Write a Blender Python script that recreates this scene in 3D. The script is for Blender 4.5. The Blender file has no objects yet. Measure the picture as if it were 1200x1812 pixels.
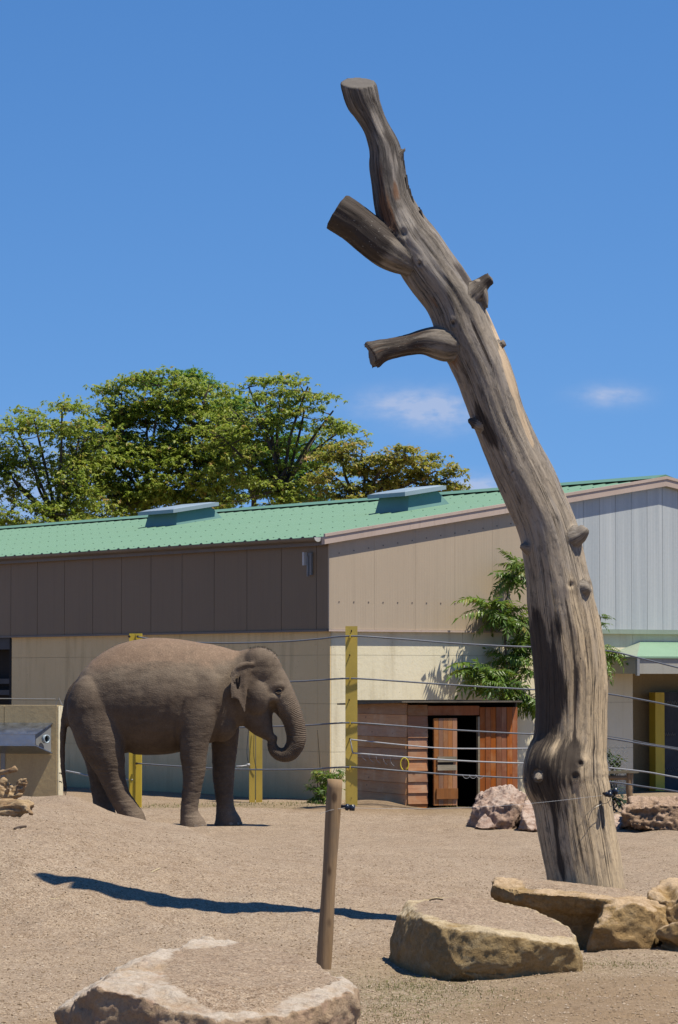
import bpy, bmesh, math, random
import numpy as np
from mathutils import Vector, Matrix, Quaternion
from mathutils.bvhtree import BVHTree

rng = np.random.default_rng(7)
random.seed(7)
sc = bpy.context.scene
COL = sc.collection

# ------------------------------------------------------------------ camera
F, HY, CX, CAMZ = 6000.0, 1195.0, 600.0, 1.9
PITCH = math.atan((HY - 906.0) / F)
cam_d = bpy.data.cameras.new("camera")
cam = bpy.data.objects.new("camera", cam_d)
COL.objects.link(cam)
cam.location = (0, 0, CAMZ)
cam.rotation_euler = (math.pi / 2 + PITCH, 0, 0)
cam_d.sensor_fit = 'VERTICAL'
cam_d.sensor_height = 36.0
cam_d.lens = F / 1812.0 * 36.0
cam_d.clip_start = 0.5
cam_d.clip_end = 9000
sc.camera = cam

# ------------------------------------------------------------------ world, sun
SUN_AZ, SUN_EL = math.radians(66), math.radians(66.5)     # azimuth measured from behind the camera towards +X
SUN = Vector((math.sin(SUN_AZ) * math.cos(SUN_EL), -math.cos(SUN_AZ) * math.cos(SUN_EL), math.sin(SUN_EL)))
w = bpy.data.worlds.new("World")
sc.world = w
w.use_nodes = True
nt = w.node_tree
nt.nodes.clear()
def wn(t, **k):
    n = nt.nodes.new(t)
    for a, b in k.items():
        setattr(n, a, b)
    return n
def wm(op, a, b=None, c=None):
    n = wn('ShaderNodeMath', operation=op)
    for i, v in enumerate((a, b, c)):
        if v is None:
            continue
        if isinstance(v, (int, float)):
            n.inputs[i].default_value = v
        else:
            nt.links.new(v, n.inputs[i])
    return n.outputs[0]
tc = wn('ShaderNodeTexCoord')
sep = wn('ShaderNodeSeparateXYZ')
nt.links.new(tc.outputs['Generated'], sep.inputs[0])
zz = wm('MULTIPLY_ADD', wm('MAXIMUM', sep.outputs[2], 0.0), 1.05, 0.165)      # a clear dry sky: blue reaches well down
comb = wn('ShaderNodeCombineXYZ')
nt.links.new(sep.outputs[0], comb.inputs[0]); nt.links.new(sep.outputs[1], comb.inputs[1]); nt.links.new(zz, comb.inputs[2])
vn = wn('ShaderNodeVectorMath', operation='NORMALIZE')
nt.links.new(comb.outputs[0], vn.inputs[0])
sky = wn('ShaderNodeTexSky', sky_type='NISHITA', sun_disc=False)
sky.sun_elevation = SUN_EL
sky.sun_rotation = math.atan2(SUN.x, SUN.y)
sky.altitude = 300
sky.air_density = 1.0
sky.dust_density = 0.0
sky.ozone_density = 2.2
nt.links.new(vn.outputs[0], sky.inputs[0])
yy = wm('MAXIMUM', sep.outputs[1], 0.05)
az_ = wm('DIVIDE', sep.outputs[0], yy)
el_ = wm('DIVIDE', sep.outputs[2], yy)
cn = wn('ShaderNodeTexNoise'); cn.inputs['Scale'].default_value = 1.0; cn.inputs['Detail'].default_value = 6; cn.inputs['Roughness'].default_value = 0.58
cc = wn('ShaderNodeCombineXYZ')
nt.links.new(wm('MULTIPLY', az_, 150.0), cc.inputs[0]); nt.links.new(wm('MULTIPLY', el_, 330.0), cc.inputs[1])
nt.links.new(cc.outputs[0], cn.inputs['Vector'])
tot = None
for a0, e0, sa, se, k in ((.0190, .0800, .0125, .0040, 1.3), (.030, .0775, .0105, .0050, 1.3), (.0805, .0826, .0085, .0028, 1.25), (.0405, .0550, .0085, .0034, 1.9), (-.088, .054, .035, .013, 1.1),
                          (.21, .075, .03, .006, .9), (-.25, .1, .03, .006, .9)):
    q = wm('ADD', wm('POWER', wm('ABSOLUTE', wm('DIVIDE', wm('SUBTRACT', az_, a0), sa)), 2.0), wm('POWER', wm('ABSOLUTE', wm('DIVIDE', wm('SUBTRACT', el_, e0), se)), 2.0))
    g = wm('MULTIPLY', wm('EXPONENT', wm('MULTIPLY', q, -0.9)), k)
    tot = g if tot is None else wm('ADD', tot, g)
cl = wm('MULTIPLY', tot, wm('MULTIPLY_ADD', cn.outputs[0], 2.2, -0.35))
cl = wm('MINIMUM', wm('MAXIMUM', wm('MULTIPLY', cl, 0.42), 0.0), 0.55)
mx = wn('ShaderNodeMix', data_type='RGBA')
hs = wn('ShaderNodeHueSaturation'); hs.inputs['Saturation'].default_value = 1.30; hs.inputs['Value'].default_value = 1.10; hs.inputs['Hue'].default_value = 0.506
nt.links.new(sky.outputs[0], hs.inputs['Color'])
nt.links.new(cl, mx.inputs[0]); nt.links.new(hs.outputs[0], mx.inputs[6])
mx.inputs[7].default_value = (4.3, 4.6, 5.7, 1)
bg = wn('ShaderNodeBackground')
bg.inputs[1].default_value = 0.086
nt.links.new(mx.outputs[2], bg.inputs[0])
wo = wn('ShaderNodeOutputWorld')
nt.links.new(bg.outputs[0], wo.inputs[0])

sd = bpy.data.lights.new("sun", 'SUN')
sd.energy = 5.0
sd.angle = math.radians(0.5)
sd.color = (1.0, 0.92, 0.79)
so = bpy.data.objects.new("sun", sd)
COL.objects.link(so)
so.rotation_euler = SUN.to_track_quat('Z', 'Y').to_euler()
sc.view_settings.view_transform = 'Standard'
sc.view_settings.look = 'None'
sc.view_settings.gamma = 1
sc.view_settings.use_curve_mapping = False
sc.view_settings.exposure = 0.62

# ------------------------------------------------------------------ helpers: pixels to places
_cp, _sp = math.cos(PITCH), math.sin(PITCH)
def ray(px, py):
    u, v = (px - CX) / F, (906.0 - py) / F
    return Vector((u, _cp - v * _sp, _sp + v * _cp))
def P(px, py, Y):
    d = ray(px, py)
    return Vector((0, 0, CAMZ)) + d * (Y / d.y)
def Hz(px, py, z):
    d = ray(px, py)
    return Vector((0, 0, CAMZ)) + d * ((z - CAMZ) / d.z)
def ray_plane(px, py, o, n):
    d = ray(px, py)
    c = Vector((0, 0, CAMZ))
    return c + d * ((o - c).dot(n) / d.dot(n))

# numpy gradient noise
_perm = np.random.default_rng(3).permutation(256).astype(np.int64)
_perm = np.concatenate([_perm, _perm, _perm])
_grad = np.random.default_rng(4).normal(size=(256, 3)); _grad /= np.linalg.norm(_grad, axis=1)[:, None]
def pn(p):
    p = np.asarray(p, float)
    i = np.floor(p).astype(np.int64); f = p - i; i &= 255
    u = f * f * f * (f * (f * 6 - 15) + 10)
    out = np.zeros(len(p))
    for dx in (0, 1):
        for dy in (0, 1):
            for dz in (0, 1):
                h = _perm[_perm[_perm[(i[:, 0] + dx) & 255] + ((i[:, 1] + dy) & 255)] + ((i[:, 2] + dz) & 255)]
                g = _grad[h]
                d = (f[:, 0] - dx) * g[:, 0] + (f[:, 1] - dy) * g[:, 1] + (f[:, 2] - dz) * g[:, 2]
                wx = u[:, 0] if dx else 1 - u[:, 0]; wy = u[:, 1] if dy else 1 - u[:, 1]; wz = u[:, 2] if dz else 1 - u[:, 2]
                out += d * wx * wy * wz
    return out * 1.5
def fbm(p, oct=4, lac=2.1, gain=.5):
    p = np.asarray(p, float); a = 1.0; s = np.zeros(len(p))
    for k in range(oct):
        s += a * pn(p + 17.3 * k); p = p * lac; a *= gain
    return s
def smooth(a, b, x):
    t = np.clip((x - a) / (b - a), 0, 1)
    return t * t * (3 - 2 * t)

# ------------------------------------------------------------------ helpers: objects
ORG = {}
def tag(o, label=None, cat=None, group=None, kind=None):
    if label: o['label'] = label
    if cat: o['category'] = cat
    if group: o['group'] = group
    if kind: o['kind'] = kind
    return o
def empty(name, loc, label, cat, group=None):
    o = bpy.data.objects.new(name, None)
    o.empty_display_size = .2
    o.location = loc
    COL.objects.link(o)
    ORG[o.name] = Vector(loc)
    return tag(o, label, cat, group)
def org(o):
    return ORG.get(o.name, Vector((0, 0, 0))) if o else Vector((0, 0, 0))
def link_mesh(name, me, parent=None, loc=None):
    o = bpy.data.objects.new(name, me)
    COL.objects.link(o)
    if parent is not None:
        o.parent = parent
    if loc is not None:
        o.location = Vector(loc) - org(parent)
        ORG[o.name] = Vector(loc)
    else:
        ORG[o.name] = org(parent)
    return o
def setmats(me, mats):
    for m in (mats if isinstance(mats, (list, tuple)) else [mats]):
        me.materials.append(m)
def mk(name, V, Fc, m, parent=None, sm=False, base=None):
    """one mesh object from world-space vertices; origin at parent's origin, or at base when it has no parent"""
    V = np.asarray([tuple(v) for v in V] if not isinstance(V, np.ndarray) else V, float)
    o_ = np.array(org(parent) if parent is not None else (base if base is not None else (0, 0, 0)), float)
    me = bpy.data.meshes.new(name)
    me.from_pydata((V - o_).tolist(), [], Fc if isinstance(Fc, list) else Fc.tolist())
    setmats(me, m)
    if sm:
        me.polygons.foreach_set('use_smooth', [True] * len(me.polygons))
    me.update()
    o = bpy.data.objects.new(name, me)
    COL.objects.link(o)
    if parent is not None:
        o.parent = parent
        ORG[o.name] = org(parent)
    else:
        o.location = o_
        ORG[o.name] = Vector(o_)
    return o
class MB:
    def __init__(s): s.v = []; s.f = []
    def add(s, V, Fc):
        n = len(s.v); s.v.extend(tuple(v) for v in V); s.f.extend(tuple(i + n for i in f) for f in Fc); return s
    def prism(s, A, B):
        """loop A joined to loop B, both capped"""
        n = len(A)
        return s.add(list(A) + list(B), [tuple(range(n))[::-1], tuple(range(n, 2 * n))] + [(i, (i + 1) % n, n + (i + 1) % n, n + i) for i in range(n)])
    def box(s, o, ax, ay, az):
        """corner o and three edge vectors"""
        o, ax, ay, az = map(Vector, (o, ax, ay, az))
        a = [o, o + ax, o + ax + ay, o + ay]
        return s.prism(a, [p + az for p in a])
    def tube(s, pts, rad, n=8, cap=True):
        V, Fc = tube_geo(pts, rad, n, cap)
        return s.add(V, Fc)
    def build(s, name, m, parent=None, sm=False, base=None):
        o = mk(name, s.v, s.f, m, parent, sm, base)
        bm = bmesh.new(); bm.from_mesh(o.data); bmesh.ops.recalc_face_normals(bm, faces=bm.faces); bm.to_mesh(o.data); bm.free()
        return o
def tube_geo(pts, rad, n=8, cap=True):
    pts = [Vector(p) for p in pts]
    if not hasattr(rad, '__len__'): rad = [rad] * len(pts)
    V, Fc = [], []
    t0 = (pts[1] - pts[0]).normalized()
    u = t0.orthogonal().normalized()
    for i, p in enumerate(pts):
        a = pts[max(i - 1, 0)]; b = pts[min(i + 1, len(pts) - 1)]
        t = (b - a).normalized()
        u = (u - t * u.dot(t)).normalized(); v = t.cross(u)
        for k in range(n):
            th = 2 * math.pi * k / n
            V.append(p + (u * math.cos(th) + v * math.sin(th)) * rad[i])
    for i in range(len(pts) - 1):
        for k in range(n):
            k2 = (k + 1) % n
            Fc.append((i * n + k, i * n + k2, (i + 1) * n + k2, (i + 1) * n + k))
    if cap:
        Fc.append(tuple(range(n))[::-1]); Fc.append(tuple((len(pts) - 1) * n + k for k in range(n)))
    return V, Fc
def cr(pts, n):
    """Catmull-Rom through rows of pts, n samples"""
    pts = np.asarray(pts, float); m = len(pts)
    T = np.linspace(0, m - 1, n); out = []
    for t in T:
        i = min(int(t), m - 2); f = t - i
        p0, p1, p2, p3 = pts[max(i - 1, 0)], pts[i], pts[i + 1], pts[min(i + 2, m - 1)]
        out.append(.5 * ((2 * p1) + (-p0 + p2) * f + (2 * p0 - 5 * p1 + 4 * p2 - p3) * f * f + (-p0 + 3 * p1 - 3 * p2 + p3) * f ** 3))
    return np.array(out)
def voxel(V, Fc, size, iters=6, fac=.5):
    me = bpy.data.meshes.new("tmp")
    me.from_pydata([tuple(v) for v in V], [], [tuple(f) for f in Fc])
    bm = bmesh.new(); bm.from_mesh(me); bmesh.ops.recalc_face_normals(bm, faces=bm.faces); bm.to_mesh(me); bm.free()
    o = bpy.data.objects.new("tmp", me); COL.objects.link(o)
    r = o.modifiers.new("r", 'REMESH'); r.mode = 'VOXEL'; r.voxel_size = size
    if iters:
        s = o.modifiers.new("s", 'SMOOTH'); s.factor = fac; s.iterations = iters
    dg = bpy.context.evaluated_depsgraph_get()
    m2 = bpy.data.meshes.new_from_object(o.evaluated_get(dg))
    bpy.data.objects.remove(o); bpy.data.meshes.remove(me)
    return m2
def get_v(me):
    a = np.empty(len(me.vertices) * 3); me.vertices.foreach_get('co', a); return a.reshape(-1, 3)
def get_n(me):
    a = np.empty(len(me.vertices) * 3); me.vertices.foreach_get('normal', a); return a.reshape(-1, 3)
def set_v(me, a):
    me.vertices.foreach_set('co', np.ascontiguousarray(a).ravel()); me.update()
def attr(me, name, vals, dom='POINT'):
    vals = np.asarray(vals, float)
    if vals.ndim == 1:
        a = me.attributes.new(name, 'FLOAT', dom); a.data.foreach_set('value', vals)
    else:
        a = me.attributes.new(name, 'FLOAT_COLOR', dom)
        if vals.shape[1] == 3: vals = np.c_[vals, np.ones(len(vals))]
        a.data.foreach_set('color', vals.ravel())

# ------------------------------------------------------------------ helpers: materials
class M:
    def __init__(s, name, rough=.8, spec=.3):
        s.m = bpy.data.materials.new(name); s.m.use_nodes = True
        s.nt = s.m.node_tree; s.b = s.nt.nodes['Principled BSDF']
        s.b.inputs['Roughness'].default_value = rough
        s.b.inputs['Specular IOR Level'].default_value = spec
        s._h = None
    def n(s, t, **k):
        x = s.nt.nodes.new(t)
        for a, b in k.items(): setattr(x, a, b)
        return x
    def inp(s, sock, v):
        if v is None: return
        if hasattr(v, 'is_output'): s.nt.links.new(v, sock)
        else:
            if isinstance(v, (tuple, list)) and len(v) == 3 and sock.type == 'RGBA': v = (*v, 1)
            sock.default_value = v
    def obj(s): return s.n('ShaderNodeTexCoord').outputs['Object']
    def geo(s): return s.n('ShaderNodeNewGeometry').outputs['Position']
    def uv(s): return s.n('ShaderNodeTexCoord').outputs['UV']
    def rand(s): return s.n('ShaderNodeObjectInfo').outputs['Random']
    def attr(s, name, color=False):
        a = s.n('ShaderNodeAttribute', attribute_name=name); return a.outputs['Color' if color else 'Fac']
    def scale(s, v, sc_, loc=(0, 0, 0), rot=(0, 0, 0)):
        x = s.n('ShaderNodeMapping'); s.inp(x.inputs[0], v); x.inputs['Scale'].default_value = sc_; x.inputs['Location'].default_value = loc; x.inputs['Rotation'].default_value = rot
        return x.outputs[0]
    def noise(s, v, sc_, det=4, ro=.55, dist=0, w=None):
        x = s.n('ShaderNodeTexNoise'); s.inp(x.inputs['Vector'], v); x.inputs['Scale'].default_value = sc_; x.inputs['Detail'].default_value = det
        x.inputs['Roughness'].default_value = ro; x.inputs['Distortion'].default_value = dist
        return x.outputs[0]
    def vor(s, v, sc_, feat='F1', out='Distance', rnd=1):
        x = s.n('ShaderNodeTexVoronoi', feature=feat); s.inp(x.inputs['Vector'], v); x.inputs['Scale'].default_value = sc_; x.inputs['Randomness'].default_value = rnd
        return x.outputs[out]
    def math(s, op, a, b=None, c=None, clamp=False):
        x = s.n('ShaderNodeMath', operation=op, use_clamp=clamp)
        for i, v in enumerate((a, b, c)): s.inp(x.inputs[i], v)
        return x.outputs[0]
    def ramp(s, f, stops, interp='LINEAR'):
        x = s.n('ShaderNodeValToRGB'); s.inp(x.inputs[0], f); e = x.color_ramp.elements; x.color_ramp.interpolation = interp
        while len(e) < len(stops): e.new(.5)
        for el, (p, c) in zip(e, stops):
            el.position = p; el.color = (*c, 1) if hasattr(c, '__len__') else (c, c, c, 1)
        return x.outputs[0]
    def mix(s, f, a, b, mode='MIX'):
        x = s.n('ShaderNodeMix', data_type='RGBA', blend_type=mode); s.inp(x.inputs[0], f); s.inp(x.inputs[6], a); s.inp(x.inputs[7], b); return x.outputs[2]
    def sep(s, v):
        x = s.n('ShaderNodeSeparateXYZ'); s.inp(x.inputs[0], v); return x.outputs
    def hsv(s, c, h=.5, sat=1, val=1):
        x = s.n('ShaderNodeHueSaturation'); s.inp(x.inputs['Color'], c); s.inp(x.inputs['Hue'], h); s.inp(x.inputs['Saturation'], sat); s.inp(x.inputs['Value'], val); return x.outputs[0]
    def bump(s, h, strength=.5, dist=.01):
        x = s.n('ShaderNodeBump'); s.inp(x.inputs['Height'], h); x.inputs['Strength'].default_value = strength; x.inputs['Distance'].default_value = dist
        if s._h is not None: s.nt.links.new(s._h, x.inputs['Normal'])
        s._h = x.outputs[0]; s.nt.links.new(s._h, s.b.inputs['Normal']); return s
    def col(s, c, k=.66):
        s.inp(s.b.inputs['Base Color'], s.mix(1.0, c, (k, k, k), 'MULTIPLY')); return s
    def done(s): return s.m
def leafmat(name, stops, trans=.35, attrname='tint', rough=.5):
    m = M(name, rough, .35)
    c = m.ramp(m.attr(attrname), stops)
    m.col(c)
    t = m.n('ShaderNodeBsdfTranslucent'); m.inp(t.inputs[0], m.mix(1.0, m.mix(.5, c, (.26, .38, .03)), (.72, .72, .72), 'MULTIPLY'))
    mixs = m.n('ShaderNodeMixShader'); mixs.inputs[0].default_value = trans
    out = m.nt.nodes['Material Output']
    m.nt.links.new(m.b.outputs[0], mixs.inputs[1]); m.nt.links.new(t.outputs[0], mixs.inputs[2]); m.nt.links.new(mixs.outputs[0], out.inputs[0])
    return m.done()

# ------------------------------------------------------------------ materials
def paint(name, c, rough=.55, var=.12, grime=None, sc_=1.5, bumpk=.0):
    m = M(name, rough, .35); v = m.geo()
    n1 = m.noise(v, sc_, 5, .6)
    c2 = tuple(x * (1 - var * 2) for x in c)
    col = m.mix(m.ramp(n1, [(.35, 0.0), (.7, 1.0)]), c, c2)
    st = m.noise(m.scale(v, (6, 6, .5)), 2.2, 4, .6)
    if grime: col = m.mix(m.math('MULTIPLY', m.ramp(st, [(.55, 0.0), (.8, 1.0)]), .45), col, grime)
    col = m.mix(.12, col, m.noise(v, 60, 3), 'OVERLAY')
    m.col(col)
    if bumpk: m.bump(m.noise(v, 90, 3), bumpk, .004)
    return m.done()

def concrete(name, c, c2, stain):
    m = M(name, .85, .2); v = m.geo()
    col = m.mix(m.ramp(m.noise(v, .9, 5, .6), [(.3, 0.0), (.7, 1.0)]), c, c2)
    st = m.noise(m.scale(v, (3.5, 3.5, .35)), 1.6, 5, .65)
    col = m.mix(m.math('MULTIPLY', m.ramp(st, [(.5, 0.0), (.75, 1.0)]), .4), col, stain)
    z = m.sep(v)[2]
    foot = m.math('MULTIPLY', m.math('SUBTRACT', 1.0, m.math('DIVIDE', z, m.math('MULTIPLY_ADD', m.noise(v, 2.3, 4), .9, .12)), clamp=True), .55)
    col = m.mix(foot, col, stain)
    pits = m.vor(v, 9.0)
    col = m.mix(m.ramp(pits, [(.03, .7), (.07, 0.0)]), col, tuple(x * .45 for x in stain))
    m.col(m.mix(.2, col, m.noise(v, 40, 4), 'OVERLAY'))
    m.bump(m.noise(v, 14, 6, .6), .35, .01).bump(m.noise(v, 110, 2), .25, .003)
    return m.done()
M_CONC_S = concrete('cream_concrete', (1.0, .91, .66), (.93, .84, .58), (.48, .38, .22))
M_CONC_L = concrete('grimy_shaded_cream_concrete', (1.0, .78, .43), (.92, .71, .38), (.42, .30, .15))  # long-wall copy of the cream concrete: grime, plus its shade put into the colour
M_CONC_D = concrete('weathered_concrete', (.62, .48, .26), (.55, .43, .24), (.36, .28, .17))

def cladding(name, c):
    m = M(name, .5, .35); v = m.geo()
    x, y, z = m.sep(v)[:3]
    along = m.math('ADD', m.math('MULTIPLY', x, .834), m.math('MULTIPLY', y, .552))
    other = m.math('ADD', m.math('MULTIPLY', x, -.552), m.math('MULTIPLY', y, .834))
    col = m.mix(m.noise(v, .8, 4), c, tuple(k * .86 for k in c))
    st = m.noise(m.scale(v, (7, 7, .4)), 1.5, 4, .6)
    col = m.mix(m.math('MULTIPLY', m.ramp(st, [(.5, 0.0), (.78, 1.0)]), .3), col, tuple(k * .62 for k in c))
    m.col(m.mix(.1, col, m.noise(v, 70, 3), 'OVERLAY'))
    def rib(u):
        f = m.math('FRACT', m.math('MULTIPLY', u, 10.1))
        return m.ramp(f, [(.0, 1.0), (.1, .0), (.5, .0), (.56, .5), (.62, .0), (.9, .0), (1.0, 1.0)])
    m.bump(rib(m.math('ADD', along, other)), .22, .004).bump(m.noise(v, 3, 3), .1, .01)
    return m.done()
M_CLAD_S = cladding('beige_cladding', (.59, .475, .335))
M_CLAD_D = cladding('brown_cladding', (.265, .182, .098))

def poly():
    m = M('translucent_sheet', .28, .5); v = m.geo()
    r = m.rand()
    col = m.mix(r, (.52, .56, .56), (.64, .67, .65))
    st = m.noise(m.scale(v, (9, 9, .22)), 1.3, 4, .6)
    col = m.mix(m.ramp(st, [(.35, 0.0), (.7, .7)]), col, (.42, .46, .47))
    x, y, z = m.sep(v)[:3]
    al = m.math('ADD', m.math('MULTIPLY', x, .834), m.math('MULTIPLY', y, .552))
    m.col(m.mix(.1, col, m.noise(v, 30, 3), 'OVERLAY'))
    m.bump(m.math('SINE', m.math('MULTIPLY', al, 2 * math.pi / .032)), .15, .003)
    return m.done()
M_POLY = poly()

def roofmat():
    m = M('green_roof_metal', .42, .4); v = m.geo()
    col = m.mix(m.noise(v, .6, 5, .6), (.14, .29, .178), (.172, .32, .205))
    st = m.noise(m.scale(v, (1.1, 1.1, 6)), 2.5, 5, .65)
    col = m.mix(m.ramp(st, [(.5, 0.0), (.8, .55)]), col, (.18, .34, .23))
    m.col(m.mix(.12, col, m.noise(v, 45, 3), 'OVERLAY'))
    return m.done()
M_ROOF = roofmat()
M_CURB = paint('sage_sheet_metal', (.20, .38, .34), .45, .08, (.2, .33, .3))
M_LIDW = paint('pale_aluminium', (.40, .50, .56), .35, .08, (.4, .45, .5))
M_FASC = paint('pinkish_trim', (.62, .49, .40), .5, .06, (.38, .29, .23))
M_GUT = paint('grey_zinc', (.20, .165, .135), .45, .12, (.11, .1, .09))
M_WHITE = paint('off_white_plastic', (.66, .66, .63), .4, .06)
M_GREY = paint('grey_metal', (.30, .31, .31), .4, .1)
M_YEL = paint('yellow_paint', (.74, .54, .10), .5, .09, (.33, .23, .06), 2.5)
M_YELB = paint('bright_yellow_paint', (.84, .61, .06), .5, .07, (.4, .28, .06), 2.5)
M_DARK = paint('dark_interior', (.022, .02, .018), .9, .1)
M_DOORB = paint('dark_blue_door', (.055, .06, .07), .6, .2, (.10, .10, .11), 5)
M_SAGE = paint('pale_sage_trim', (.36, .43, .33), .5, .06, (.25, .28, .22))
M_CANW = paint('grey_fascia', (.43, .42, .36), .55, .06, (.3, .28, .23))
M_CANG = paint('pale_green_sheet', (.25, .41, .28), .5, .06, (.28, .38, .28))
M_CABLE = paint('steel_cable', (.20, .215, .24), .4, .15, None, 30)
M_TAPE = paint('white_tape', (.48, .49, .50), .4, .1, None, 20)
M_INS = paint('blue_black_plastic', (.02, .03, .055), .3, .2, None, 20)
M_RUST = paint('rusty_steel', (.05, .035, .025), .7, .2, None, 30)
M_YLINE = paint('yellow_rope', (.72, .58, .03), .5, .05, None, 30)
def steel():
    m = M('stainless_steel', .32, .5); v = m.geo()
    m.b.inputs['Metallic'].default_value = 1.0
    m.col(m.mix(m.noise(v, 5, 5, .65), (.46, .50, .55), (.25, .28, .32)), 1.0)
    m.inp(m.b.inputs['Roughness'], m.math('MULTIPLY_ADD', m.noise(v, 9, 4), .35, .16))
    m.bump(m.noise(v, 6, 4), .25, .02)
    return m.done()
M_STEEL = steel()

def plankmat(name, c1, c2, c3, vertical=True):
    m = M(name, .62, .3); v = m.geo()
    off = m.n('ShaderNodeVectorMath', operation='ADD'); m.inp(off.inputs[0], v)
    cmb = m.n('ShaderNodeCombineXYZ'); r = m.rand()
    for i in range(3): m.inp(cmb.inputs[i], m.math('MULTIPLY', r, 31.0 + 9 * i))
    m.nt.links.new(cmb.outputs[0], off.inputs[1]); v2 = off.outputs[0]
    g = m.scale(v2, (26, 26, 1.6) if vertical else (2.4, 2.4, 30))
    gr = m.noise(g, 1.0, 6, .65, .6)
    col = m.mix(m.ramp(gr, [(.32, 0.0), (.68, 1.0)]), c1, c2)
    col = m.mix(m.ramp(m.noise(v2, 3.0, 5, .65), [(.48, 0.0), (.68, .75)]), col, c3)
    col = m.hsv(col, .5, m.math('MULTIPLY_ADD', r, .3, .85), m.math('MULTIPLY_ADD', m.math('FRACT', m.math('MULTIPLY', r, 7.7)), .55, .7))
    kn = m.vor(m.scale(v2, (5, 5, 3) if vertical else (3, 3, 5)), 1.4)
    col = m.mix(m.ramp(kn, [(.05, .8), (.12, 0.0)]), col, tuple(k * .3 for k in c1))
    m.col(col); m.bump(gr, .35, .006)
    return m.done()
M_PL_RED = plankmat('red_brown_boards', (.46, .15, .045), (.32, .10, .032), (.50, .25, .12))
M_PL_H = plankmat('weathered_siding', (.70, .38, .165), (.55, .285, .125), (.72, .48, .28), False)
M_PL_HR = plankmat('reddish_siding', (.52, .235, .10), (.40, .18, .085), (.54, .37, .22), False)
M_PL_DOOR = plankmat('door_boards', (.50, .215, .08), (.37, .16, .062), (.52, .32, .17))
M_PL_GREY = plankmat('grey_old_board', (.36, .31, .21), (.25, .21, .14), (.42, .37, .27), False)
M_FELT = paint('roofing_felt', (.19, .16, .12), .9, .2, (.3, .26, .2), 6, .4)

def gravel_col(m, v):
    cs = m.sep(m.vor(v, 135.0, 'F1', 'Color'))
    c = m.ramp(cs[0], [(0.0, (.09, .058, .034)), (.2, (.34, .248, .163)), (.55, (.52, .396, .275)), (.85, (.64, .51, .375)), (1.0, (.80, .70, .56))])
    c2 = m.sep(m.vor(v, 58.0, 'F1', 'Color'))
    c = m.mix(.36, c, m.ramp(c2[1], [(0.0, (.12, .078, .046)), (.5, (.42, .318, .21)), (.9, (.53, .415, .285)), (1.0, (.60, .49, .37))]))
    blot = m.noise(m.scale(v, (1, .7, 1)), 5.5, 7, .72)
    c = m.mix(m.ramp(blot, [(.36, .5), (.50, 0.0)]), c, m.hsv(c, .492, 1.12, .70))
    return c
def gravel_h(m, v): return m.math('SUBTRACT', 1.0, m.vor(v, 135.0))
def groundmat():
    m = M('gravel_ground', .92, .12); v = m.geo()
    grav = gravel_col(m, v)
    soil = m.mix(m.noise(v, 7, 6, .65), (.30, .205, .118), (.42, .31, .19))
    soil = m.mix(m.ramp(m.noise(v, 24, 5, .7), [(.35, .5), (.5, 0.0)]), soil, (.15, .092, .05))
    soilm = m.attr('soil')
    br = m.math('ADD', soilm, m.math('MULTIPLY_ADD', m.noise(v, 1.7, 6, .6), .9, -.45))
    col = m.mix(m.ramp(br, [(.3, 0.0), (.7, .8)]), grav, soil)
    big = m.noise(m.scale(v, (1, .6, 1)), .55, 5, .6)
    col = m.mix(m.ramp(big, [(.35, 0.0), (.65, .5)]), col, m.hsv(col, .495, 1.12, .82))
    fine = m.noise(v, 3.4, 5, .7)
    col = m.mix(m.ramp(fine, [(.45, .0), (.7, .35)]), col, m.hsv(col, .5, .85, 1.15))
    gm = m.attr('grass')
    gk = m.math('MULTIPLY', gm, m.ramp(m.noise(v, 16, 6, .7), [(.42, 0.0), (.6, 1.0)]))
    col = m.mix(m.math('MULTIPLY', gk, .6), col, (.15, .15, .04))
    m.col(col)
    m.bump(gravel_h(m, v), .85, .010).bump(m.vor(v, 58.0), .4, .010).bump(m.noise(v, 4, 6, .6), .35, .05)
    return m.done()
M_GROUND = groundmat()

def rockmat(name, c1, c2, c3, edge, sc_=1.0):
    m = M(name, .88, .2); v = m.geo()
    n1 = m.noise(v, 3.2 * sc_, 8, .62, .4)
    col = m.mix(m.ramp(n1, [(.35, 0.0), (.65, 1.0)]), c1, c2)
    n2 = m.noise(m.scale(v, (1, 1, 2.4), (3, 5, 1)), 5 * sc_, 8, .68, .8)
    col = m.mix(m.ramp(n2, [(.5, 0.0), (.66, .8)]), col, c3)
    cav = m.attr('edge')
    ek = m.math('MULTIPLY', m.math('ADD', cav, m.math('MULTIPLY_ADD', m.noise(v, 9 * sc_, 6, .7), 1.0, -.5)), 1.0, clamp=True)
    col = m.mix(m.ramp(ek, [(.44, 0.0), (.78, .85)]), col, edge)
    cr_ = m.vor(m.scale(v, (1, 1, 1.6)), 7 * sc_, 'DISTANCE_TO_EDGE')
    gr = m.attr('gravel')
    gk = m.ramp(m.math('ADD', gr, m.math('MULTIPLY_ADD', m.noise(v, 4.2, 8, .72), 1.7, -.85)), [(.42, 0.0), (.58, 1.0)])
    grav = m.hsv(gravel_col(m, v), .497, 1.05, 1.13)
    col = m.mix(m.math('MULTIPLY', m.ramp(m.noise(v, 60, 4, .7), [(.3, .35), (.55, 0.0)]), 1.0), col, tuple(k * .5 for k in c2))
    m.col(m.mix(gk, col, grav))
    h = m.math('MULTIPLY', m.noise(v, 17 * sc_, 9, .7, .5), 1.0)
    m.bump(h, .95, .040).bump(m.noise(v, 55 * sc_, 6, .75), .75, .012).bump(m.math('MINIMUM', m.vor(m.scale(v, (1, 1, 1.7), (1, 2, 3)), 5.0 * sc_, 'DISTANCE_TO_EDGE'), .06), .35, .02)
    m.bump(m.math('MULTIPLY', gk, gravel_h(m, v)), .5, .010)
    return m.done()
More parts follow.
